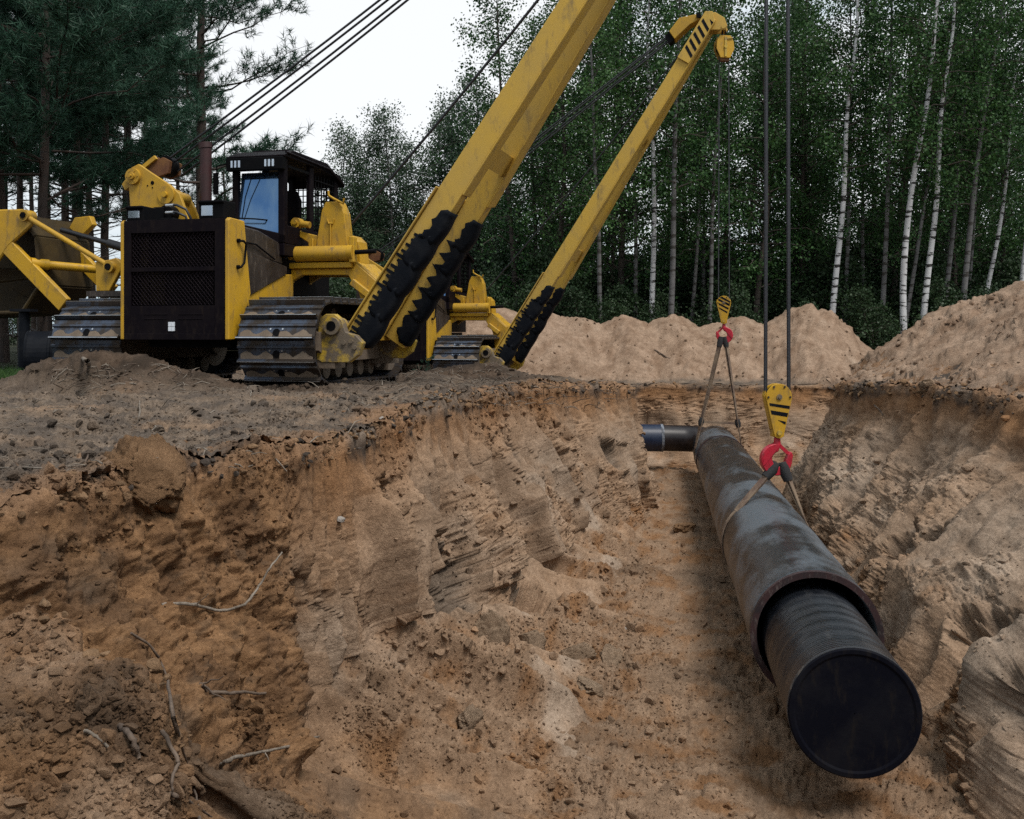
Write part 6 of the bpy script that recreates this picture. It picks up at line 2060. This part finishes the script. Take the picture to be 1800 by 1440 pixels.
# the wood behind them: a jittered stand
for row in range(5):
    Y = 37 + row * 3.6
    x = tree_at(940, Y) + rt.uniform(0, 1)
    while x < 0.60 * Y:
        xx, yy = x + rt.uniform(-0.6, 0.6), Y + rt.uniform(-1.2, 1.2)
        k = rt.random()
        mesh = rt.choice(BD) if k < 0.84 else rt.choice(BG)
        tree('birch_tree', 'slim leafy birch deep in the wood behind the sand heaps', 'birch', mesh, (xx, yy, gfar(xx, yy)), rt.uniform(0, 6.28), rt.uniform(0.85, 1.12) * (0.92 if xx / yy < 0.06 else 1.0), 'birches deep in the wood', (rt.uniform(-0.03, 0.03), rt.uniform(-0.03, 0.03)))
        x += rt.uniform(2.3, 3.8)
# lower far tree line between the cab and the near boom
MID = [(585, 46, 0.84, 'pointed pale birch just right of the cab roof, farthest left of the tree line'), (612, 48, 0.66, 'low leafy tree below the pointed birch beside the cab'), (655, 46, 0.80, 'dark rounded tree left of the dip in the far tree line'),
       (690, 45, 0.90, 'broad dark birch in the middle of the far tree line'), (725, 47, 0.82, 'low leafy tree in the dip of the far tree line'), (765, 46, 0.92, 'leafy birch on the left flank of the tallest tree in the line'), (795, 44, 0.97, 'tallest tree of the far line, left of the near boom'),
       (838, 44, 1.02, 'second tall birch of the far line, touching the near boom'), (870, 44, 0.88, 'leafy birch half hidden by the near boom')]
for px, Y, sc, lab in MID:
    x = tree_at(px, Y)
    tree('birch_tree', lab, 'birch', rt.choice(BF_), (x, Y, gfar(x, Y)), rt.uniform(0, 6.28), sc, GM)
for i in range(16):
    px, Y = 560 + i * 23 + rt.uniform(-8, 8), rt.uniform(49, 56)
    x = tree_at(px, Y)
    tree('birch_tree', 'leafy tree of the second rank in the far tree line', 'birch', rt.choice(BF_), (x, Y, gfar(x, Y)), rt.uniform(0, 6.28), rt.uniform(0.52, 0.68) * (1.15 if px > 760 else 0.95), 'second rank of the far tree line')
# undergrowth
for row, (Y, x0, x1, st) in enumerate(((32.5, tree_at(600, 33), 0.60 * 33, 1.5), (35.0, tree_at(560, 35), 0.60 * 35, 1.6), (38.5, tree_at(560, 38), 0.6 * 39, 1.8), (43, tree_at(540, 43), 0.6 * 43, 2.0), (48, tree_at(380, 48), 0.6 * 48, 2.2), (54, tree_at(380, 54), 0.6 * 54, 2.4), (62, tree_at(560, 62), 0.6 * 62, 2.6))):
    x = x0
    while x < x1:
        xx, yy = x + rt.uniform(-0.5, 0.5), Y + rt.uniform(-0.8, 0.8)
        tree('bush', 'dark leafy bush at the foot of the wood', 'bush', rt.choice(BU), (xx, yy, gfar(xx, yy)), rt.uniform(0, 6.28), rt.uniform(0.55, 1.05) * (0.7, 1.0, 1.1, 1.35, 1.6, 1.75, 1.9)[row], GU)
        x += st * rt.uniform(0.8, 1.2)
# pines on the left: column, distance, mesh, scale, label
PINES = [
    (72, 17.5, PB, 1.0, 'nearest dense pine, its dark crown filling the upper left of the picture'),
    (-60, 19.0, PB, 1.0, 'dense pine at the left edge of the picture'),
    (8, 23.0, PN[0], 1.0, 'pine with a dark trunk at the far left, behind the counterweight'),
    (112, 25.0, PN[2], 1.0, 'slim pine left of the cluster of four trunks behind the tie rod'),
    (135, 22.5, PN[0], 0.95, 'thick pine trunk directly behind the tie rod of the counterweight'),
    (161, 27.0, PN[1], 1.05, 'slim pine second left of the grille, seen against the glow'),
    (185, 23.5, PN[2], 0.95, 'pine trunk nearest the left headlight, seen against the glow'),
    (38, 28.0, PN[1], 1.05, 'slim pine behind the top of the counterweight plate'),
    (88, 31.0, PN[2], 1.0, 'thin distant pine among the trunks left of the tie rod'),
    (228, 28.0, PN[0], 0.92, 'leafy pine crown above the winch bracket'),
    (258, 31.0, PN[1], 1.0, 'pine behind the winch bracket, left of the thin bare trunk'),
    (287, 26.5, PN[2], 0.85, 'thin bare pine trunk above the luffing block'),
    (352, 24.5, PS, 1.12, 'open pine with spreading boughs against the sky, behind the exhaust stack'),
    (396, 34.0, PY, 1.45, 'small pine low beside the exhaust stack, left of the cab'),
    (440, 40.0, PY, 1.35, 'young pine behind the cab whose shoots show over the roof'),
    (215, 36.0, PN[1], 1.0, 'far slim pine between the glow and the winch bracket'),
    (310, 36.0, PN[0], 0.85, 'far pine between the bare trunk and the open pine'),
    (140, 38.0, PN[1], 1.0, 'far pine seen between the trunks behind the tie rod'),
    (60, 39.0, PN[2], 1.0, 'far slim pine low behind the counterweight'),
]
for px, Y, mesh, sc, lab in PINES:
    x = tree_at(px, Y)
    tree('pine_tree', lab, 'pine', mesh, (x, Y, gfar(x, Y)), rt.uniform(0, 6.28), sc, GP, (rt.uniform(-0.015, 0.015), rt.uniform(-0.02, 0.02)))
for i in range(5):
    px, Y = -160 + i * 40 + rt.uniform(-10, 10), rt.uniform(30, 46)
    x = tree_at(px, Y)
    tree('pine_tree', 'slim dark pine deep in the wood on the left', 'pine', rt.choice(PN), (x, Y, gfar(x, Y)), rt.uniform(0, 6.28), rt.uniform(0.9, 1.05), 'pines deep in the wood on the left')
for i in range(15):
    px, Y = -80 + i * 36 + rt.uniform(-10, 10), rt.uniform(47, 52)
    x = tree_at(px, Y)
    tree('bush', 'low dark bush far behind the pine trunks', 'bush', rt.choice(BU), (x, Y, gfar(x, Y)), rt.uniform(0, 6.28), rt.uniform(0.45, 0.7), 'low bushes behind the pines')
# a green fir sprig on the soil between the machines
px_, Y_ = 728, 19.2
x = tree_at(px_, Y_)
tree('fir_sapling', 'small green fir bough lying between the two machines', 'sapling', PY, (x, Y_, gz(x, Y_) - 0.06), 1.0, 0.13, None, (0.5, 0.3))
x = tree_at(52, 14.2)
tree('fir_sapling', 'tiny bluish pine seedling in the grass at the left edge', 'sapling', PY, (x, 14.2, gz(x, 14.2) - 0.04), 0.4, 0.075)


# the wood across the clearing behind the camera, one leafy mass
nb_ = NB()
rs_ = np.random.RandomState(909)
for i in range(34):
    a_ = PI * (1.04 + 0.92 * i / 33.0)
    cx_, cy_ = 44 * math.cos(a_) + 2 + rs_.uniform(-2, 2), 40 * math.sin(a_) + rs_.uniform(-3, 3)
    hh_ = rs_.uniform(8.5, 14)
    n_ = 1100
    q_ = rs_.normal(size=(n_, 3)); q_ /= np.linalg.norm(q_, axis=1)[:, None]; q_ *= rs_.uniform(0.3, 1.0, n_)[:, None] ** 0.5
    nb_.add(*leaf_quads(q_ * np.array([2.6, 2.6, hh_ * 0.46]) + np.array([cx_, cy_, hh_ * 0.52]), 0.6, rs_))
    nb_.add(*np_tube(np.array([[cx_, cy_, -1.5], [cx_, cy_, hh_ * 0.5], [cx_, cy_, hh_ * 0.9]]), np.array([0.18, 0.12, 0.04]), 6))
o = mesh_obj('forest', nb_.mesh('forest', M['birchleaf'], False)); tag(o, 'wood closing the clearing behind the trench head', kind='stuff')
